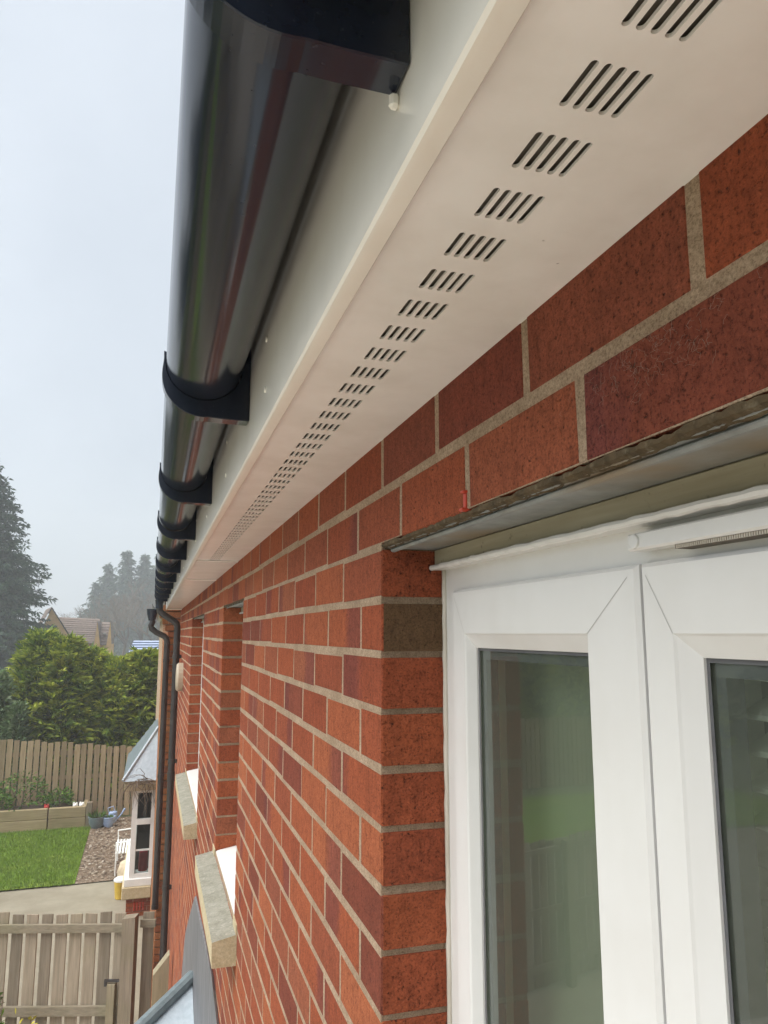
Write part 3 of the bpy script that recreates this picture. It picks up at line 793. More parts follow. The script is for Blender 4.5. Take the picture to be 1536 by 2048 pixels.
nw.box((NX+.004, NY+.05, G), (NX+.2, 22.0, .30), 1); nw.box((NX+.2, 21.8, G), (6, 22.0, .3), 1)
# long face: stretcher courses
z = .18
while z > G:
    y = NY+.06+random.random()*.1
    while y < 14.0:
        nw.box((NX-.001, y, z), (NX+.02, y+.215, z+.065), 0, (random.random(), .3, 1, 1)); y += .225
    z -= .075
build('wall', nw, [M['buff_brick'], M['mortar']], nb, attr=True)
ng = MB(); ngx = .03
prof = [(ngx+.056*math.cos(math.pi+math.pi*i/14), .345+.056*math.sin(math.pi+math.pi*i/14)) for i in range(15)]
prof += [(ngx+.052*math.cos(2*math.pi-math.pi*i/14), .346+.052*math.sin(2*math.pi-math.pi*i/14)) for i in range(15)]
ng.extrude_y(prof, 9.3, 21.8); build('gutter', ng, M['black'], nb)
ns = MB(); ns.box((.09, 9.6, .30), (.115, 21.9, .46)); ns.box((.115, 9.6, .30), (NX+.05, 21.9, .31)); build('fascia', ns, M['fascia'], nb)
nr = MB()
for i in range(14):
    a = i*.32; b = a+.37; p_ = lambda s, h: (.06+s*cx-h*sx, .45+s*sx+h*cx); nr.extrude_y([p_(a, .035), p_(b, .012), p_(b, 0), p_(a, .008)], NY+.1, 22.0, col=(random.random(), 0, 0, 1))
build('roof', nr, M['tiles'], nb, attr=True)
# bay window of the neighbour
BY = 14.0
P = lambda px, py: at_y(px, py, BY)
bx0 = P(262, 1660).x; bx1 = NX
zt = P(290, 1578).z; zw = P(290, 1755).z; zsill = P(270, 1772).z; zst = P(270, 1796).z; zev = P(285, 1556).z
BL = 2.6
bb = MB(); k = 0; z = G
while z < zst-.07:
    y0_ = bx0-.02; off = .1125 if k % 2 else 0; x = bx0-.02-off
    while x < bx1: bb.box((max(x, bx0-.02), BY+.03, z), (min(x+.215, bx1-.001), BY+.1, z+.065), 0, (random.random()*.9, .3, 1, 1)); x += .225
    y = BY+.03+off
    while y < BY+BL: bb.box((bx0-.023, y+.075, z), (bx0+.05, y+.29, z+.065), 0, (random.random()*.9, .3, 1, 1)); y += .225
    z += .075; k += 1
bb.box((bx0-.012, BY+.042, G), (bx1-.002, BY+BL, zst-.002), 1)
bay = build('bay_window', bb, [M['brick'], M['mortar']], nb, attr=True)
s_ = MB(); s_.box((bx0-.10, BY-.06, zst), (bx1-.001, BY+BL+.05, zsill-.001), bev=.012); build('stone_sill', s_, M['cream'], bay)
s_ = MB(); s_.box((bx0-.07, BY-.03, zsill), (bx1-.001, BY+BL+.03, zw), bev=.008)
cw_ = (bx1-bx0)
s_.box((bx0, BY, zw), (bx0+.085, BY+.07, zt)); s_.box((bx1-.06, BY, zw), (bx1-.001, BY+.07, zt)); s_.box((bx0+.085, BY, zt-.06), (bx1-.06, BY+.07, zt)); s_.box((bx0+.085, BY, zw), (bx1-.06, BY+.07, zw+.07))
ztr = P(290, 1643).z; s_.box((bx0+.085, BY-.008, ztr-.045), (bx1-.06, BY+.07, ztr+.045), bev=.004)
zb_ = P(290, 1700).z; s_.box((bx0+.085, BY+.012, zb_-.012), (bx1-.06, BY+.05, zb_+.012))
for yy in (BY+.9, BY+1.75): s_.box((bx0, yy-.04, zw), (bx0+.07, yy+.04, zt))
s_.box((bx0+.001, BY+.07, zw), (bx0+.07, BY+.12, zt)); s_.box((bx0, BY+BL-.08, zw), (bx0+.07, BY+BL, zt)); s_.box((bx0+.001, BY+.12, zw), (bx0+.068, BY+BL-.08, zw+.07)); s_.box((bx0+.001, BY+.12, zt-.07), (bx0+.068, BY+BL-.08, zt))
build('frame', s_, M['paintw'], bay)
g_ = MB(); g_.quad((bx0+.08, BY+.045, zw+.05), (bx1-.05, BY+.045, zw+.05), (bx1-.05, BY+.045, zt-.05), (bx0+.08, BY+.045, zt-.05))
build('pane', g_, M['glass_far'], bay, recalc=False)
g_ = MB(); g_.quad((bx0+.03, BY+.1, zw+.05), (bx0+.03, BY+BL-.1, zw+.05), (bx0+.03, BY+BL-.1, zt-.05), (bx0+.03, BY+.1, zt-.05)); build('pane', g_, M['glass_far'], bay, recalc=False)
g_ = MB(); g_.box((bx0+.09, BY+.5, zw), (NX+.0, BY+.52, zt)); build('room_lining', g_, M['dark'], bay)
g_ = MB(); g_.tube([(bx0+.22, BY+.14, zw+.08), (bx0+.22, BY+.14, zw+.38)], [.075, .07], 12); build('red_vase', g_, M['redcloth'], bay, smooth=True)
g_ = MB(); ez = zev-.02
g_.box((bx0-.14, BY-.12, zt-.0), (bx1-.001, BY+BL+.12, ez), bev=.006); build('fascia', g_, M['cream'], bay)
apex = P(322, 1462); rz = P(322, 1462).z; ey0 = BY-.16; ex0 = bx0-.17
g_ = MB(); A = Vector((ex0, ey0, ez)); B_ = Vector((NX-.001, ey0, ez)); A2 = Vector((ex0, BY+BL+.16, ez)); B2 = Vector((NX-.001, BY+BL+.16, ez))
T1 = Vector((NX-.001, BY+.45, rz)); T2 = Vector((NX-.001, BY+BL-.45, rz))
g_.poly([A, B_, T1]); 
NS = 7
for i in range(NS):             # lapped courses on the long slope
    f0, f1 = i/NS, (i+1)/NS; up = Vector((0, 0, .03*(1-i/NS*.5)))
    a = A.lerp(T1, f0)+up; b = A2.lerp(T2, f0)+up; c = A2.lerp(T2, f1); d = A.lerp(T1, f1); g_.quad(a, b, c, d, 1); g_.quad(a, b, b-up, a-up, 2)
    g_.poly([a, d, a-up], 1)
g_.poly([A2, B2, T2]); g_.tube([A+Vector((0, 0, .02)), T1+Vector((0, 0, .02))], .022, 8, 2)
build('bay_roof', g_, [M['lead_pale'], M['lead_roll'], M['lead_pale']], bay)
for i in range(4):
    x = P(268+i*6, 1815).x; wv = MB(); zc_ = P(268, 1822).z; wv.tube([(x, BY+.022, zc_), (x, BY+.022, zc_+.10)], .011, 8); wv.tube([(x, BY+.022, zc_+.10), (x, BY+.022, zc_+.125)], .017, 8)
    build('weep_vent', wv, M['redpl'], bay, smooth=True)

dp2 = thing('downpipe', (.15, 8.98, G), 'thinner dark downpipe of the neighbouring house with a hopper at its swan neck', 'downpipe', 'downpipes at the house corner')
p = MB(); Y2 = 8.98
q = [at_y(306, 1224, Y2), at_y(305, 1244, Y2), at_y(302, 1251, Y2), at_y(303, 1257, Y2), at_y(313, 1265, Y2), at_y(328, 1272, Y2), at_y(333, 1277, Y2), at_y(334, 1284, Y2)]
last = q[-1]; q += [Vector((last.x, Y2, -1.0)), Vector((last.x, Y2, -2.5)), Vector((last.x, Y2, at_y(305, 1815, Y2).z))]
p.tube(q, .033, 16); build('pipe', p, M['pipe'], dp2, smooth=True)
hp = MB(); a = at_y(305, 1218, Y2); hp.tube([(a.x, Y2, a.z), (a.x, Y2, a.z-.06), (a.x, Y2, a.z-.13)], [.062, .055, .036], 16); build('hopper', hp, M['black'], dp2, smooth=True)
for z in (-.30, -1.55, -2.9):
    c_ = MB(); c_.tube([(last.x, Y2, z-.02), (last.x, Y2, z+.02)], .038, 14); c_.box((last.x-.02, Y2, z-.015), (last.x+.02, NY-.013, z+.015)); build('clip', c_, M['pipe'], dp2, smooth=True)

# alarm box on the wall, seen edge on
ab = MB(); yc, zc = 7.75, -.42
ring = lambda x, r: [(x, yc+r*math.cos(2*math.pi*i/20), zc+r*1.05*math.sin(2*math.pi*i/20)) for i in range(20)]
rs = [ring(D-.001, .13), ring(D-.045, .13), ring(D-.062, .115), ring(D-.066, .07)]
for a, b in zip(rs, rs[1:]):
    for i in range(20): ab.quad(a[i], a[(i+1) % 20], b[(i+1) % 20], b[i])
ab.poly(rs[-1]); ab.poly(rs[0])
tag(build('alarm_box', ab, M['alarm'], None, smooth=True, origin=(D, yc, zc)), 'round tan alarm box on the brick wall beside the downpipe', 'alarm box')

# ------------------------------------------------------------------ ground
def sheet(name, pts, mat, z): 
    mb = MB(); mb.poly([(x, y, z) for x, y in pts]); o = build(name, mb, mat, recalc=False); return tag(o, kind='structure')
sheet('ground', [(-400, -60), (400, -60), (400, 500), (-400, 500)], M['ground'], G)
sheet('path', [(-14, -3), (NX+.1, -3), (NX+.1, 16.05), (-14, 15.75)], M['path'], G+.0015)
pa = MB(); ry = -7.0  # pale paving added to bounce light up onto the soffit
pa.box((-14, -7, G+.002), (NX+.12, 8.25, G+.006), 1)
while ry < 8.2:
    rx = -14.0
    while rx < .2:
        pa.box((rx, ry, G+.004), (min(rx+.59, .27), min(ry+.59, 8.24), G+.030+random.uniform(0, .004)), 0, (random.random(), 0, 0, 1), bev=.004); rx += .60
    ry += .60
q = NT('bounce_paving'); r, g, b = q.tint(); M['bounce_slab'] = q.set(q.mix(.5, q.ramp(r, [(0, (.43, .385, .315)), (1, (.58, .53, .45))]), q.ramp(q.noise(9, 5), [(.3, (.40, .36, .295)), (.7, (.58, .53, .455))])), .9, q.bump(q.noise(60, 4), .3, .003))
tag(build('bounce_patio', pa, [M['bounce_slab'], M['mortar']], attr=True, recalc=False), kind='structure')
Lb = [(-16, 15.8), (-1.19, 16.0), (-1.24, 20.4), (-16, 20.3)]
sheet('lawn', Lb, M['lawn'], G+.03)
sheet('gravel', [(-1.186, 16.0), (NX+.1, 16.1), (NX+.1, 21.25), (-1.236, 21.25)], M['gravel'], G+.02)
# grass blades over the lawn
nb_ = 26000
gx = rng.uniform(-5.2, -1.22, nb_); gy = rng.uniform(15.95, 20.35, nb_)
an = rng.uniform(0, math.pi, nb_); hh = rng.uniform(.035, .075, nb_); w_ = .008
lx = rng.normal(0, .02, nb_); ly = rng.normal(0, .02, nb_)
base = np.stack([gx, gy, np.full(nb_, G+.028)], 1); dx = np.stack([np.cos(an)*w_, np.sin(an)*w_, np.zeros(nb_)], 1); tip = base+np.stack([lx, ly, hh], 1)
V = np.stack([base-dx, base+dx, tip], 1)
tint = np.stack([rng.random(nb_), np.zeros(nb_), np.zeros(nb_), np.ones(nb_)], 1)
tag(raw_mesh('grass', V, 3, M['grass'], None, tint), 'short green mown lawn grass beside the gravel', 'grass', kind='stuff')
# loose stones
st_ = MB(); n = 420
for i in range(n):
    x = random.uniform(-1.15, .05); y = random.uniform(16.15, 21.1); r = random.uniform(.012, .032)
    st_.box((x-r, y-r*.8, G+.012), (x+r, y+r*.8, G+.02+r), 0, (random.random(), 0, 0, 1), bev=r*.45, rot=Matrix.Rotation(random.random()*3, 3, 'Z'))
M['pebble'] = NT('pebble'); q = M['pebble']; r, g, b = q.tint(); M['pebble'] = q.set(q.ramp(r, [(0, (.12, .085, .06)), (.7, (.26, .20, .14)), (1, (.50, .44, .36))]), .85)
tag(build('pebbles', st_, M['pebble'], attr=True, recalc=False), 'loose brown pebbles on the gravel strip', 'pebbles', kind='stuff')

# ------------------------------------------------------------------ near fence and gate posts
f0 = Vector((.02, 8.47, 0)); f1 = Vector((-1.34, 8.85, 0)); fd = (f1-f0).normalized(); fn = Vector((fd.y, -fd.x, 0))
if fn.y > 0: fn = -fn            # towards the camera
ZT = -2.78
fence = thing('board_fence', (f0.x, f0.y, G), 'weathered grey picket board fence with two rails in front of the concrete path', 'fence')
def fbox(mb, s0, s1, d0, d1, z0, z1, col, tiltz=0):
    a = [f0+fd*s+fn*d for s, d in ((s0, d0), (s1, d0), (s1, d1), (s0, d1))]
    n = len(mb.v)
    mb.v += [(p.x, p.y, z0) for p in a]+[(p.x, p.y, z1+(tiltz if i in (1, 2) else 0)) for i, p in enumerate(a)]
    for f in ((0, 1, 2, 3), (4, 5, 6, 7), (0, 1, 5, 4), (1, 2, 6, 5), (2, 3, 7, 6), (3, 0, 4, 7)):
        mb.f.append(tuple(n+i for i in f)); mb.m.append(0); mb.c.append(col)
pk = MB(); s = .15
while s < 8.2:
    w = .110+random.uniform(-.006, .006); c = (random.random(), 0, 0, 1)
    fbox(pk, s, s+w, -.005, .013+random.uniform(-.003, .003), G+.06, ZT+random.uniform(-.02, .02), c, random.uniform(-.008, .008)); s += .146
build('picket_panel', pk, M['wood'], fence, attr=True)
for zr, hgt in ((-2.905, .075), (-3.66, .085), (-4.35, .085)):
    r_ = MB(); fbox(r_, .08, 8.2, .018, .058, zr-hgt/2, zr+hgt/2, (.5+random.uniform(-.2, .2), 0, 0, 1)); build('rail', r_, M['wood_rail'], fence, attr=True)
# right-hand short run to the pipe
pk = MB(); s = -.14
for s in (-.015-.115, ): fbox(pk, s, s+.108, -.005, .013, G+.06, ZT+.01, (.3, 0, 0, 1))
build('picket_panel', pk, M['wood'], fence, attr=True)
for za, zb3 in ((-2.90, -2.83), (-3.98, -3.90)):
    r_ = MB(); fbox(r_, -.155, -.005, .018, .05, za, zb3, (.2, 0, 0, 1)); build('rail', r_, M['wood_rail'], fence, attr=True)
for s_p in (2.5, 4.9, 7.3):
    p_ = MB(); fbox(p_, s_p, s_p+.10, .06, .15, G, ZT-.02, (.4, 0, 0, 1)); build('post', p_, M['post'], fence, attr=True)
gpst = MB(); fbox(gpst, 0.01, .135, .06, .185, G, ZT+.02, (.35, 0, 0, 1), -.015)
tag(build('gate_post', gpst, M['wood'], attr=True, origin=(f0.x, f0.y, G)), 'square grey timber gate post where the picket fence meets the gate', 'post')
lp = MB(); fbox(lp, .19, .265, .062, .14, G, at_y(245, 1962, 8.45).z, (.75, 0, 0, 1))
lpo = tag(build('latch_post', lp, M['post'], attr=True, origin=(f0.x-.2, f0.y, G)), 'short pale timber post with dark metal latch against the picket fence', 'post')
la = MB(); zz = at_y(245, 1957, 8.45).z; fbox(la, .15, .30, .10, .125, zz-.006, zz+.014, (.5, 0, 0, 1)); fbox(la, .275, .30, .10, .125, zz-.045, zz-.006, (.5, 0, 0, 1)); build('latch', la, M['pipe'], lpo)
# pointed post close to the wall
pp = MB(); px_ = (.135, .265); py_ = (7.25, 7.37); z0_ = at_y(320, 1945, 7.3).z; z1_ = at_y(335, 1905, 7.3).z
pp.v += [(px_[0], py_[0], G), (px_[1], py_[0], G), (px_[1], py_[1], G), (px_[0], py_[1], G), (px_[0], py_[0], z0_), (px_[1], py_[0], z1_), (px_[1], py_[1], z1_), (px_[0], py_[1], z0_)]
for f in ((0, 1, 2, 3), (4, 5, 6, 7), (0, 1, 5, 4), (1, 2, 6, 5), (2, 3, 7, 6), (3, 0, 4, 7)): pp.f.append(f); pp.m.append(0); pp.c.append((.95, 0, 0, 1))
tag(build('fence_post', pp, M['post'], attr=True, origin=(.2, 7.3, G)), 'slant topped weathered timber post beside the brick wall', 'post')

# ------------------------------------------------------------------ far fence, bed, pots
ff = thing('board_fence', (-1.5, 21.35, G), 'tall tan vertical board fence behind the lawn and raised bed', 'fence')
fb = MB(); x = -16.0
while x < 1.4:
    w = .128+random.uniform(-.01, .008); zt_ = -2.62-(x+3.3)*.105 if x > -4 else -2.55
    fb.box((x, 21.30+random.uniform(-.012, .012), G+.05), (x+w, 21.325, zt_+random.uniform(-.03, .03)), 0, (random.random(), 0, 0, 1)); x += .158
build('board_panel', fb, M['wood_far'], ff, attr=True)
fr2 = MB()
for zz in (-3.0, -3.6, -4.3): fr2.box((-16, 21.33, zz-.05), (1.4, 21.37, zz+.05), 0, (.2, 0, 0, 1))
build('rail', fr2, M['wood_far'], ff, attr=True)
bed = thing('raised_bed', (-2.4, 20.6, G), 'long raised bed of pale timber sleepers at the far edge of the lawn', 'planter')
sp_ = MB(); zb1 = G+.26; zb2 = G+.50
for xa, xb in ((-7, -4.62), (-4.6, -2.22), (-2.2, -1.36)):
    for z0_, z1_ in ((G, zb1-.004), (zb1, zb2)): sp_.box((xa, 20.42, z0_), (xb-.004, 20.54, z1_), 0, (random.uniform(.3, .9), 0, 0, 1), bev=.012)
sp_.box((-1.46, 20.55, G), (-1.36, 21.25, zb2), 0, (.4, 0, 0, 1), bev=.012)
build('sleeper_edging', sp_, M['sleeper'], bed, attr=True)
so_ = MB(); so_.box((-7, 20.545, G), (-1.465, 21.25, zb2-.06)); build('soil', so_, M['soil'], bed)
cpst = MB(); cpst.box((-1.35, 20.36, G), (-1.22, 20.5, zb2+.10), 0, (.05, 0, 0, 1), bev=.01)
tag(build('corner_post', cpst, M['wood'], attr=True, origin=(-1.28, 20.4, G)), 'dark timber post at the right end of the raised bed', 'post')

# ------------------------------------------------------------------ foliage
def blades(points, dirs, length, width, droop=.25, seg=2):
    """flat tapering sprays: returns quads (k,4,3)"""
    pts = np.asarray(points, float); d = np.asarray(dirs, float); d /= np.linalg.norm(d, axis=1, keepdims=True)+1e-9
    n = len(pts); L = np.asarray(length).reshape(-1, 1)*np.ones((n, 1)); W = np.asarray(width).reshape(-1, 1)*np.ones((n, 1))
    r = rng.normal(size=(n, 3)); s = np.cross(d, r); s /= np.linalg.norm(s, axis=1, keepdims=True)+1e-9
    mid = pts+d*L*.45; tip = pts+d*L; tip[:, 2] -= (L[:, 0]*droop)
    return np.stack([pts, mid+s*W*.5, tip, mid-s*W*.5], 1)
def cols(n, lo=0, hi=1): return np.stack([rng.uniform(lo, hi, n), rng.random(n), rng.random(n), np.ones(n)], 1)
def lumpy(pos_dir, seed, k=3.0, amp=.25):
    q = pos_dir*k+seed; return 1+amp*(np.sin(q[:, 0]*1.7+q[:, 2]*.8)*np.sin(q[:, 1]*1.3+1.1)+.6*np.sin(q[:, 2]*2.9+q[:, 0]*2.1))
def hedge_mesh(name, lobes, mat, parent, per=2600, L=(.16, .36), W=(.05, .11), up=.45, fan=3, zmin=G+.05, bright=(.05, 1.0)):
    Vs = []; Cs = []
    for (cx_, cy_, rx, ry, top) in lobes:
        n = per; H = top-zmin
        th = rng.uniform(0, 2*math.pi, n); h = rng.random(n)**.9
        prof = np.clip((1-h)**.55*1.12, 0, 1)*np.clip(.75+h*1.2, 0, 1)
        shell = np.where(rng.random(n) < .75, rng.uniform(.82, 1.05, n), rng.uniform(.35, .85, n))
        dirs = np.stack([np.cos(th), np.sin(th), h*2], 1); lm = lumpy(dirs, cx_*3.1, 3.4, .16)
        x_ = cx_+np.cos(th)*rx*prof*shell*lm; y_ = cy_+np.sin(th)*ry*prof*shell*lm; z_ = zmin+h*H
        P_ = np.stack([x_, y_, z_], 1); out = np.stack([np.cos(th), np.sin(th), np.full(n, up)+h*.8], 1)
        grp = rng.random(n)
        for f in range(fan):
            d = out+rng.normal(0, .35, (n, 3)); l = rng.uniform(*L, n); w = rng.uniform(*W, n)
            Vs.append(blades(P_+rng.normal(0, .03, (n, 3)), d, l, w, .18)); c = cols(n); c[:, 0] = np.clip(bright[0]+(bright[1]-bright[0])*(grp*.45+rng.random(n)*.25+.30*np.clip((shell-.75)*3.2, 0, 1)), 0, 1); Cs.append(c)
    return raw_mesh(name, np.concatenate(Vs), 4, mat, parent, np.concatenate(Cs))
def plume_hedge(name, lobes, mat, parent, per=1500, zmin=G+.05, L=(.28, .6)):
    """feathery flat sprays: an axis with leaflets on both sides"""
    Vs = []; Cs = []
    for (cx_, cy_, rx, ry, top) in lobes:
        n = per; H = top-zmin; th = rng.uniform(0, 2*math.pi, n); h = rng.random(n)**.85
        prof = np.clip((1-h)**.55*1.12, 0, 1)*np.clip(.75+h*1.2, 0, 1); shell = np.where(rng.random(n) < .8, rng.uniform(.78, 1.02, n), rng.uniform(.4, .8, n))
        dirs = np.stack([np.cos(th), np.sin(th), h*2], 1); lm = lumpy(dirs, cx_*3.1, 3.4, .2)
        P_ = np.stack([cx_+np.cos(th)*rx*prof*shell*lm, cy_+np.sin(th)*ry*prof*shell*lm, zmin+h*H], 1)
        ax = np.stack([np.cos(th), np.sin(th), .25+.9*h**2+rng.normal(0, .25, n)], 1)+rng.normal(0, .32, (n, 3)); ax[:, 0] += .25; ax /= np.linalg.norm(ax, axis=1, keepdims=True)
        sd_ = np.cross(ax, rng.normal(0, .5, (n, 3))+np.array([0, 0, 1.])); sd_ /= np.linalg.norm(sd_, axis=1, keepdims=True)+1e-9
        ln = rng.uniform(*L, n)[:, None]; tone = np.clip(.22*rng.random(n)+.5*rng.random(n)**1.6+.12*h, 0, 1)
        for k, sgn in [(0, 0)]+[(q/5, g_) for q in range(5) for g_ in (-1, 1)]:
            p = P_+ax*ln*(k*.85); p[:, 2] -= ln[:, 0]*.22*k*k
            d = ax+sd_*sgn*.85+rng.normal(0, .08, (n, 3)); l = (ln[:, 0] if sgn == 0 else ln[:, 0]*(.52-.28*k))
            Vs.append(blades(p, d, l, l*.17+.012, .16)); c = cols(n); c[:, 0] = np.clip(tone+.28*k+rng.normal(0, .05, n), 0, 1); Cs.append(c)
    return raw_mesh(name, np.concatenate(Vs), 4, mat, parent, np.concatenate(Cs))
def core(name, lobes, mat, parent, zmin=G+.05, sc=.72):
    mb = MB()
    for (cx_, cy_, rx, ry, top) in lobes:
        H = (top-zmin)*.93; pr = []
        for i in range(9):
            h = i/8; pr.append((max(.02, min(1, (1-h)**.55*1.12)*min(1, .75+h*1.2)*sc), h*H))
        b = len(mb.v); n = 16
        for (r_, z_) in pr:
            for j in range(n):
                t = 2*math.pi*j/n; k_ = 1+.15*math.sin(3*t+z_*4); mb.v.append((cx_+rx*r_*k_*math.cos(t), cy_+ry*r_*k_*math.sin(t), zmin+z_))
        for i in range(8):
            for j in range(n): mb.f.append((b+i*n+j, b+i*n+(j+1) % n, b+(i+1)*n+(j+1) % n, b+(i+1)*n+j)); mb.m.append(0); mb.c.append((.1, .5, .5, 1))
    return build(name, mb, mat, parent, smooth='all', attr=True)
hedge = thing('conifer_hedge', (-1.5, 23.6, G), 'broad bushy yellow green conifer hedge behind the tan fence', 'hedge')
lobes = [(-3.0, 23.7, 1.15, 1.2, -.12), (-2.35, 23.5, 1.0, 1.1, -.28), (-1.7, 23.8, 1.1, 1.1, -.62), (-.95, 23.6, 1.0, 1.1, -.86), (-.25, 23.7, 1.0, 1.1, -.66), (.55, 23.6, 1.1, 1.1, -.62), (1.6, 23.8, 1.2, 1.2, -.5), (2.8, 23.8, 1.2, 1.2, -.5)]
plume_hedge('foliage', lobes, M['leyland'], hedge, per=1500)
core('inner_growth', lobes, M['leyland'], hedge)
shrub = thing('laurel_shrub', (-3.9, 22.9, G), 'pale variegated leafy shrub left of the hedge, behind the fence', 'shrub')
lobes2 = [(-4.0, 22.9, .95, .8, -1.05), (-3.35, 22.6, .55, .6, -1.9), (-5.0, 22.9, 1.0, .8, -1.4), (-5.9, 23.0, 1.0, .8, -1.2)]
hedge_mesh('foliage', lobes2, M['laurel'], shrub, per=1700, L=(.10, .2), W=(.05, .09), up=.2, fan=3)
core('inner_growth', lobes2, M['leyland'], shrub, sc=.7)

def conifer(name, x, y, zb, zt_, rad, label, group=None, dens=1.0, mat='conifer', sc=1.0, ragged=.25, power=.8, nq=3):
    t = thing(name, (x, y, zb), label, 'tree', group)
    tr = MB(); tr.tube([(x, y, zb), (x+.05, y, (zb+zt_)/2), (x, y, zt_-.1)], [.09*rad, .05*rad, .02], 8); build('trunk', tr, M['bark'], t, smooth=True)
    H = zt_-zb; nl = int(H/(.42*sc)*dens); lay = H*.95/nl; Vs = []; Cs = []
    for i in range(nl):
        h = (i+rng.random()*.6)/nl; z_ = zb+.04*H+h*H*.95; r = rad*((1-h)**power)*(1+rng.normal(0, ragged*.3))+.10*sc
        nbz = max(6, int(15*dens*(.5+r/rad)))
        for b in range(nbz):
            a = rng.uniform(0, 2*math.pi); rl = r*rng.uniform(1-ragged*1.6, 1+ragged*.5)
            n = max(4, int(rl/(.20*sc))); s = np.linspace(.12, 1, n)
            bx = x+np.cos(a)*rl*s; by = y+np.sin(a)*rl*s; bz = z_+rl*(.10*s-.30*s*s)+.10*s**4*rl
            bz = bz+rng.uniform(-.7, .7)*lay; P_ = np.stack([bx, by, bz], 1)
            for q in range(nq):
                d = np.stack([np.full(n, np.cos(a)), np.full(n, np.sin(a)), np.full(n, -.15)], 1)+rng.normal(0, .6, (n, 3))
                Vs.append(blades(P_+rng.normal(0, .05*sc, (n, 3)), d, rng.uniform(.22, .50, n)*sc, rng.uniform(.10, .20, n)*sc, .22)); c = cols(n); c[:, 0] = np.clip(rng.random()*.5+rng.random(n)*.5, 0, 1); Cs.append(c)
    raw_mesh('crown', np.concatenate(Vs), 4, M[mat], t, np.concatenate(Cs))
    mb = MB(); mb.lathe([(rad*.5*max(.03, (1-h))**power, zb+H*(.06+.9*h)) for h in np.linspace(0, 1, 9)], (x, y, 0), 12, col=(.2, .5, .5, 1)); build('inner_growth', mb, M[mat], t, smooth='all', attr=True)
    return t
v = at_y(-62, 1267, 60)
conifer('conifer_tree', v.x, 60, G, 13.8, 6.6, 'tall dark conifer at the left edge, taller than the hedge', sc=.9, dens=1.25, power=.72, ragged=.22, nq=4)
G3 = 'misty conifers far behind the houses'
for (px, py, rad, lb) in ((256, 1098, 4.6, 'tallest misty conifer far behind the gabled house'), (290, 1104, 4.2, 'misty conifer just left of the gutter end'), (217, 1124, 4.2, 'misty conifer second from the left in the far clump'), (193, 1165, 3.8, 'lowest misty conifer at the left end of the far clump'), (318, 1112, 4.4, 'misty conifer mostly hidden behind the gutter end')):
    v = at_y(px, py, 150+rng.uniform(-8, 8)); conifer('conifer_tree', v.x, v.y, G, v.z, rad*1.3, lb, G3, dens=1.1, sc=1.9, ragged=.34, power=.92)
# trees out to the left, seen in the window glass
GL = 'conifers beyond the left edge of the view'
for i, (x, y, zt_, rd) in enumerate(((-15.5, 33, 9.5, 4.2), (-22, 34, 11, 4.5), (-27, 27, 10, 4.2), (-33, 24, 9, 4.2), (-18.5, 27.5, 6.5, 3.4))):
    conifer('conifer_tree', x, y, G, zt_, rd, 'dark conifer out to the left, reflected in the window glass', GL, dens=.7, sc=1.6)
lh = thing('conifer_hedge', (-11, 23.6, G), 'dark green hedge along the tan fence out to the left', 'hedge')
lb_ = [(-7.4-1.5*i, 23.7, 1.25, 1.2, -.6+.4*math.sin(i*2.1)) for i in range(8)]
hedge_mesh('foliage', lb_, M['leyland'], lh, per=900, L=(.25, .5), W=(.09, .16)); core('inner_growth', lb_, M['leyland'], lh, sc=.85)

def bare_tree(x, y, zb, h, label, group, seed):
    rd = random.Random(seed); t = thing('bare_tree', (x, y, zb), label, 'tree', group); mb = MB(); tw = MB()
    def grow(p, d, L, r, lev):
        q = p+d*L; m_ = (p+q)/2+Vector((rd.gauss(0, .05), rd.gauss(0, .05), 0))*L
        (mb if lev < 2 else tw).tube([p, m_, q], [r, r*.85, r*.7], 5 if lev < 3 else 3, cap=False)
        if lev >= 6: return
        for i in range(rd.choice((2, 3, 3)) if lev else 4):
            nd = (d+Vector((rd.gauss(0, .5), rd.gauss(0, .5), rd.gauss(.12, .3)))).normalized(); grow(q if i else m_.lerp(q, .8), nd, L*rd.uniform(.62, .86), max(.012, r*.62), lev+1)
    grow(Vector((x, y, zb)), Vector((0, 0, 1)), h*.27, h*.022, 0)
    build('trunk', mb, M['bark'], t, smooth='all', recalc=False); build('crown', tw, M['twig'], t, recalc=False)
GB = 'bare trees below the misty conifers'
for i, (px, yy, hh_, lb) in enumerate(((215, 112, 11.3, 'leafless tree left of the misty conifers, beside the gabled house'), (252, 108, 11.8, 'leafless tree in the middle below the misty conifers'), (285, 112, 12.4, 'leafless tree right of the gabled house, above the striped roof'), (312, 105, 11.5, 'leafless tree partly hidden by the gutter end'), (160, 120, 8.6, 'small leafless tree behind the ridge of the gabled house'))):
    v = at_y(px, 1267, yy); bare_tree(v.x, yy, G, hh_, lb, GB, 11+i)

# ------------------------------------------------------------------ far houses
fh = thing('gabled_house', (-4, 46, G), 'misty buff house with brown tiled roofs and two steep gables beyond the hedge', 'house')
def roof_plane(mb, e0, e1, r0, r1, n=12, up=.05):
    e0, e1, r0, r1 = map(Vector, (e0, e1, r0, r1))
    for i in range(n):
        a, b = i/n, (i+1)/n; u = Vector((0, 0, up)); p0 = e0.lerp(r0, a)+u; p1 = e1.lerp(r1, a)+u; p2 = e1.lerp(r1, b); p3 = e0.lerp(r0, b)
        c = (random.random(), 0, 0, 1); mb.quad(p0, p1, p2, p3, 0, c); mb.quad(p0, p1, p1-u, p0-u, 0, c)
HY = 66.0; Q = lambda px, py, y=HY: at_y(px, py, y)
wl = MB(); rfm = MB()
e_l, e_r = Q(120, 1287), Q(200, 1287); r_l, r_r = Q(118, 1234, HY+3.2), Q(200, 1238, HY+3.2)
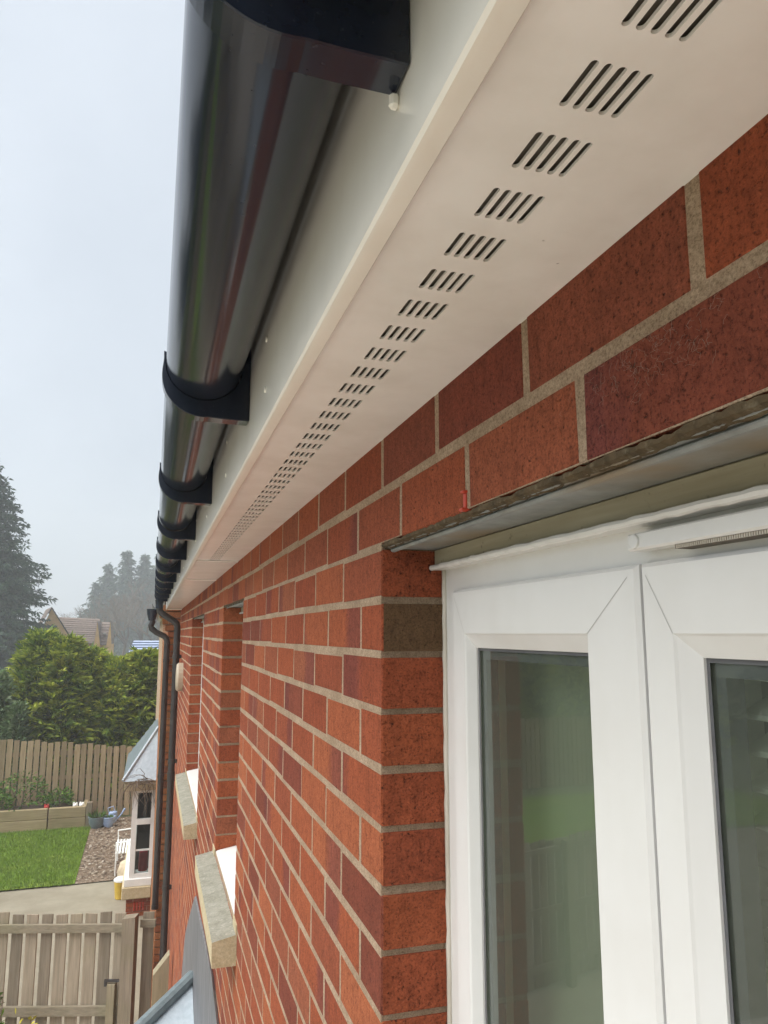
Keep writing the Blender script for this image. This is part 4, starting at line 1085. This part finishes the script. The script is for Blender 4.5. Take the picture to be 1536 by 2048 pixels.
wl.box((e_l.x+.2, HY+.35, G), (e_r.x-.1, HY+6.2, e_l.z)); roof_plane(rfm, e_l, e_r, r_l, r_r)
roof_plane(rfm, (e_l.x, HY+6.4, e_l.z), (e_r.x, HY+6.4, e_r.z), r_l, r_r)
# left wing with its gable turned to the right
Wd = Q(104, 1214, HY-2); apx = Vector((Wd.x, HY-2, Wd.z)); ge = Q(152, 1290, HY-2); gl_ = Q(62, 1290, HY-2)
roof_plane(rfm, (ge.x, HY-2.1, ge.z), (ge.x-1.3, HY+5, ge.z), (apx.x, HY-2.1, apx.z), (apx.x-1.3, HY+5, apx.z))
roof_plane(rfm, (gl_.x, HY-2.1, gl_.z), (gl_.x-1.3, HY+5, gl_.z), (apx.x, HY-2.1, apx.z), (apx.x-1.3, HY+5, apx.z))
gy = HY-2
wl.poly([(gl_.x+.15, gy, G), (ge.x-.15, gy, G), (ge.x-.15, gy, ge.z), (apx.x, gy, apx.z-.12), (gl_.x+.15, gy, gl_.z)])
wl.box((gl_.x+.15, gy+.01, G), (ge.x-.16, gy+5, gl_.z-.05))
for pa, pl, pr, pb in (((195, 1243), 188, 200, 1320), ((221, 1243), 213, 223, 1320)):
    a = Q(*pa, HY-.6); l_ = Q(pl, 1288, HY-.6); r_ = Q(pr, 1288, HY-.6)
    wl.poly([(l_.x, HY-.6, G), (r_.x, HY-.6, G), (r_.x, HY-.6, r_.z), (a.x, HY-.6, a.z), (l_.x, HY-.6, l_.z)])
    for e in (l_, r_): roof_plane(rfm, (e.x, HY-.62, e.z), (e.x, HY+4, e.z), (a.x, HY-.62, a.z+.03), (a.x, HY+4, a.z+.03), 8)
    wl.box((l_.x+.02, HY-.59, G), (r_.x-.02, HY+4, l_.z-.02))
m1 = Q(200, 1243, HY); m2 = Q(214, 1290, HY); roof_plane(rfm, (m1.x, HY, m2.z), (m2.x+.1, HY, m2.z), (m1.x, HY+2.5, m1.z), (m2.x+.1, HY+2.5, m1.z), 8)
wl.box((m1.x, HY+.1, G), (m2.x, HY+4, m2.z))
build('wall', wl, M['render_buff'], fh, recalc=False); build('roof', rfm, M['tiles'], fh, attr=True, recalc=False)
for px in (203, 209, 178):
    a = Q(px, 1293, HY-.1); wd = MB(); wd.box((a.x-.14, HY-.02, a.z-1.3), (a.x+.14, HY+.06, a.z-.1)); build('window', wd, M['dark'], fh)
wb = MB(); a = Q(209, 1267, HY+.9); wb.box((a.x-.1, HY+.7, a.z-.05), (a.x+.12, HY+1.1, a.z+.06)); build('roof_vent', wb, M['paintw'], fh)
sd = thing('shed', (.2, 33, G), 'shed with pale blue striped sheet roof above the hedge', 'shed')
S0 = at_y(255, 1311, 33); S1 = at_y(338, 1311, 33); S2 = at_y(268, 1281, 34.2); S3 = at_y(340, 1281, 34.2)
sm_ = MB(); n = 6
for i in range(n):
    a, b = i/n, (i+1)/n; u = Vector((0, 0, .05)); p0 = S0.lerp(S2, a)+u; p1 = S1.lerp(S3, a)+u; p2 = S1.lerp(S3, b); p3 = S0.lerp(S2, b); pm0 = p0.lerp(p3, .72); pm1 = p1.lerp(p2, .72)
    sm_.quad(p0, p1, pm1, pm0, 0); sm_.quad(pm0, pm1, p2, p3, 1); sm_.quad(p0, p1, p1-u, p0-u, 1)
build('roof', sm_, [M['panel'], M['panel_dark']], sd, recalc=False)
sw_ = MB(); sw_.box((S0.x+.12, 33.15, G), (S1.x+1, 35.8, S0.z-.06)); sw_.poly([(S2.x, S2.y, S2.z), (S3.x, S3.y, S3.z), (S1.x, 36, S1.z), (S0.x, 36, S0.z)], 0); build('wall', sw_, M['wood_far'], sd, attr=True)

# ------------------------------------------------------------------ garden things
def leafy(name, x, y, z, r, h, n, mat, label, cat='plant', L=(.06, .14), W=(.03, .06), group=None, stems=True):
    t = thing(name, (x, y, z), label, cat, group); a = rng.uniform(0, 2*math.pi, n); q = np.sqrt(rng.random(n))*r; hh = rng.random(n)**.7*h*(1-.4*(q/r)**2)
    P_ = np.stack([x+np.cos(a)*q, y+np.sin(a)*q, z+hh], 1); d = np.stack([np.cos(a), np.sin(a), rng.uniform(.1, 1, n)], 1)+rng.normal(0, .4, (n, 3))
    raw_mesh('foliage', blades(P_, d, rng.uniform(*L, n), rng.uniform(*W, n), .15), 4, M[mat], t, cols(n))
    if stems:
        sm = MB()
        for i in range(7):
            b = random.uniform(0, 6.28); e = random.uniform(.3, .9)*r; sm.tube([(x, y, z-.02), (x+math.cos(b)*e*.6, y+math.sin(b)*e*.6, z+h*.5), (x+math.cos(b)*e, y+math.sin(b)*e, z+h*.9)], [.008, .006, .003], 5)
        build('stems', sm, M['twig'], t)
    return t
zb2s = zb2-.06
v = at_y(45, 1560, 20.95); leafy('rose_bush', v.x, 20.95, zb2s, .55, .85, 420, 'plant', 'loose green bush with bare stems at the left of the raised bed', 'bush')
v = at_y(120, 1590, 20.95); leafy('garden_plant', v.x, 20.9, zb2s, .32, .42, 320, 'plant', 'compact green leafy plant at the middle of the raised bed')
v = at_y(10, 1600, 20.95); leafy('garden_plant', v.x-.2, 20.9, zb2s, .35, .45, 260, 'plant', 'low leafy plant at the far left end of the raised bed')
for i, (px, mt, lb) in enumerate(((93, 'redflower', 'small red bloom on the raised bed'), (150, 'whiteflower', 'white pebble like bloom left of its twin on the raised bed'), (163, 'whiteflower', 'white pebble like bloom right of its twin on the raised bed'))):
    v = at_y(px, 1618, 20.7); m_ = MB()
    for k in range(9):
        a = k*.7; m_.box((v.x+math.cos(a)*.035-.025, 20.7+math.sin(a)*.035-.025, zb2s), (v.x+math.cos(a)*.035+.025, 20.7+math.sin(a)*.035+.025, zb2s+.09+.03*math.sin(k*2)), bev=.012, rot=Matrix.Rotation(a, 3, 'X'))
    tag(build('flower', m_, M[mt], origin=(v.x, 20.7, zb2s)), lb, 'flower')
def pot(px, y, r, h, mat, label, plant=None):
    v = at_z(px, 1640, G); x = at_y(px, 1635, y).x
    t = thing('plant_pot', (x, y, G+.02), label, 'pot'); m_ = MB()
    m_.lathe([(r*.62, 0), (r*.95, h*.45), (r, h*.85), (r*1.08, h*.9), (r*1.08, h), (r*.95, h), (r*.9, h*.86)], (x, y, G+.02), 24); build('bowl', m_, M[mat], t, smooth=True)
    s = MB(); s.lathe([(r*.9, h*.84), (r*.5, h*.88)], (x, y, G+.02), 20); build('soil', s, M['soil'], t)
    return t, x
t_, x_ = pot(194, 20.3, .19, .26, 'pot_grey', 'wide grey glazed pot of grassy plant beside the raised bed')
n = 160; a = rng.uniform(0, 6.28, n); P_ = np.stack([x_+np.cos(a)*.12, 20.3+np.sin(a)*.12, np.full(n, G+.24)], 1)
raw_mesh('foliage', blades(P_, np.stack([np.cos(a)*.6, np.sin(a)*.6, np.ones(n)], 1)+rng.normal(0, .2, (n, 3)), rng.uniform(.12, .26, n), .02, .2), 4, M['plant'], t_, cols(n))
t_, x_ = pot(217, 20.3, .15, .24, 'pot_blue', 'small pale blue pot in front of the tan fence')
n = 60; a = rng.uniform(0, 6.28, n); P_ = np.stack([x_+np.cos(a)*.08, 20.3+np.sin(a)*.08, np.full(n, G+.22)], 1)
raw_mesh('foliage', blades(P_, np.stack([np.cos(a)*.6, np.sin(a)*.6, np.ones(n)], 1), rng.uniform(.06, .12, n), .03, .2), 4, M['plant'], t_, cols(n))
# blue watering can behind
wx = at_y(226, 1630, 20.75).x; wc = thing('watering_can', (wx, 20.75, G+.02), 'pale blue watering can behind the blue pot', 'watering can')
m_ = MB(); m_.lathe([(.10, 0), (.11, .1), (.10, .24), (.09, .25)], (wx, 20.75, G+.02), 18); build('body', m_, M['pot_blue'], wc, smooth=True)
m_ = MB(); m_.tube([(wx+.09, 20.75, G+.08), (wx+.2, 20.75, G+.2), (wx+.28, 20.75, G+.33)], [.022, .018, .03], 8); build('spout', m_, M['pot_blue'], wc, smooth=True)
m_ = MB(); m_.tube([(wx-.09, 20.75, G+.22), (wx-.13, 20.75, G+.36), (wx, 20.75, G+.40), (wx+.05, 20.75, G+.26)], .01, 6); build('handle', m_, M['pot_blue'], wc, smooth=True)
# white ornate bench beside the bay
gx_ = at_y(257, 1700, 16.6).x
bn = thing('garden_bench', (gx_, 16.8, G), 'white ornate metal bench against the neighbour bay', 'bench')
m_ = MB()
for yy in (16.3, 17.3):
    m_.tube([(gx_-.22, yy, G), (gx_-.22, yy, G+.42), (gx_-.23, yy, G+.62), (gx_+.05, yy, G+.64)], .016, 6); m_.tube([(gx_+.12, yy, G), (gx_+.10, yy, G+.45), (gx_+.16, yy, G+.9)], .016, 6)
build('frame', m_, M['paintw'], bn, smooth=True)
m_ = MB()
for i in range(6): m_.box((gx_-.24+i*.06, 16.28, G+.42), (gx_-.20+i*.06, 17.32, G+.44), bev=.004)
build('seat', m_, M['paintw'], bn)
m_ = MB()
for i in range(11):
    yy = 16.3+i*.1; m_.tube([(gx_+.10, yy, G+.46), (gx_+.12, yy+.05, G+.6), (gx_+.14, yy-.03, G+.75), (gx_+.16, yy, G+.9)], .012, 5)
m_.tube([(gx_+.16, 16.3, G+.9), (gx_+.16, 16.8, G+.98), (gx_+.16, 17.3, G+.9)], .018, 6); build('backrest', m_, M['paintw'], bn, smooth=True)
bx_ = at_y(243, 1745, 15.0).x
bu = thing('bucket', (bx_, 15.0, G), 'yellow bucket with white lid at the corner of the bay', 'bucket')
m_ = MB(); m_.lathe([(.09, 0), (.115, .27), (.12, .29)], (bx_, 15.0, G+.01), 20); build('body', m_, M['yellow'], bu, smooth=True)
m_ = MB(); m_.lathe([(.124, .292), (.124, .32), (.09, .345), (.03, .355)], (bx_, 15.0, G+.01), 20); build('lid', m_, M['paintw'], bu, smooth=True)
sx_ = at_y(257, 1735, 15.35).x
m_ = MB(); m_.lathe([(.15, 0), (.19, .12), (.19, .36), (.15, .5), (.06, .55)], (sx_, 15.35, G+.01), 14)
tag(build('sack', m_, M['wicker'], smooth='all', origin=(sx_, 15.35, G)), 'tan sack behind the yellow bucket by the bay', 'sack')
# bare climber over the corner of the bay
cl = MB(); rd = random.Random(3)
for i in range(34):
    p = Vector((rd.uniform(bx0-.05, NX-.02), BY-.18, ez-.02+rd.uniform(-.03, .06))); pts = [p]; d = Vector((rd.gauss(-.2, .5), rd.gauss(-.05, .1), rd.gauss(-.2, .5))).normalized()
    for k in range(6):
        d = (d+Vector((rd.gauss(0, .35), rd.gauss(0, .1), rd.gauss(-.28, .2)))).normalized(); p = p+d*rd.uniform(.04, .11); p.y = min(p.y, BY-.02); pts.append(p)
    cl.tube(pts, [.006-.0007*k for k in range(7)], 4)
tag(build('climbing_plant', cl, M['twig'], origin=(0, BY-.1, G)), 'bare brown climber hanging over the neighbour bay window', 'plant')
v = at_y(42, 2040, 8.4); leafy('yellow_plant', v.x, 8.40, G, .30, at_y(40, 2025, 8.4).z-G, 300, 'yellow_leaf', 'yellow flowering plant at the foot of the picket fence', L=(.05, .1), W=(.03, .05))
v = at_y(-30, 1990, 8.3); leafy('garden_plant', v.x, 8.45, G, .22, at_y(0, 1975, 8.3).z-G, 300, 'plant', 'tall leafy plant at the left end of the picket fence', L=(.05, .10), W=(.02, .05))

# ------------------------------------------------------------------ mist
hz = MB(); hz.box((-140, -8, G-1), (110, 290, 42))
hm = bpy.data.materials.new('mist'); hm.use_nodes = True; hm.node_tree.nodes.clear()
ho = hm.node_tree.nodes.new('ShaderNodeOutputMaterial'); hv = hm.node_tree.nodes.new('ShaderNodeVolumePrincipled')
hv.inputs['Color'].default_value = (.93, .95, .98, 1); hv.inputs['Density'].default_value = .0026; hv.inputs['Anisotropy'].default_value = .2
hm.node_tree.links.new(hv.outputs[0], ho.inputs['Volume'])
tag(build('haze', hz, hm), kind='stuff', label='pale winter mist over the garden and the far trees', cat='mist')

# ------------------------------------------------------------------ lift everything so the ground is at z = 0
for o in scene.objects:
    if o.parent is None: o.location.z += EYE
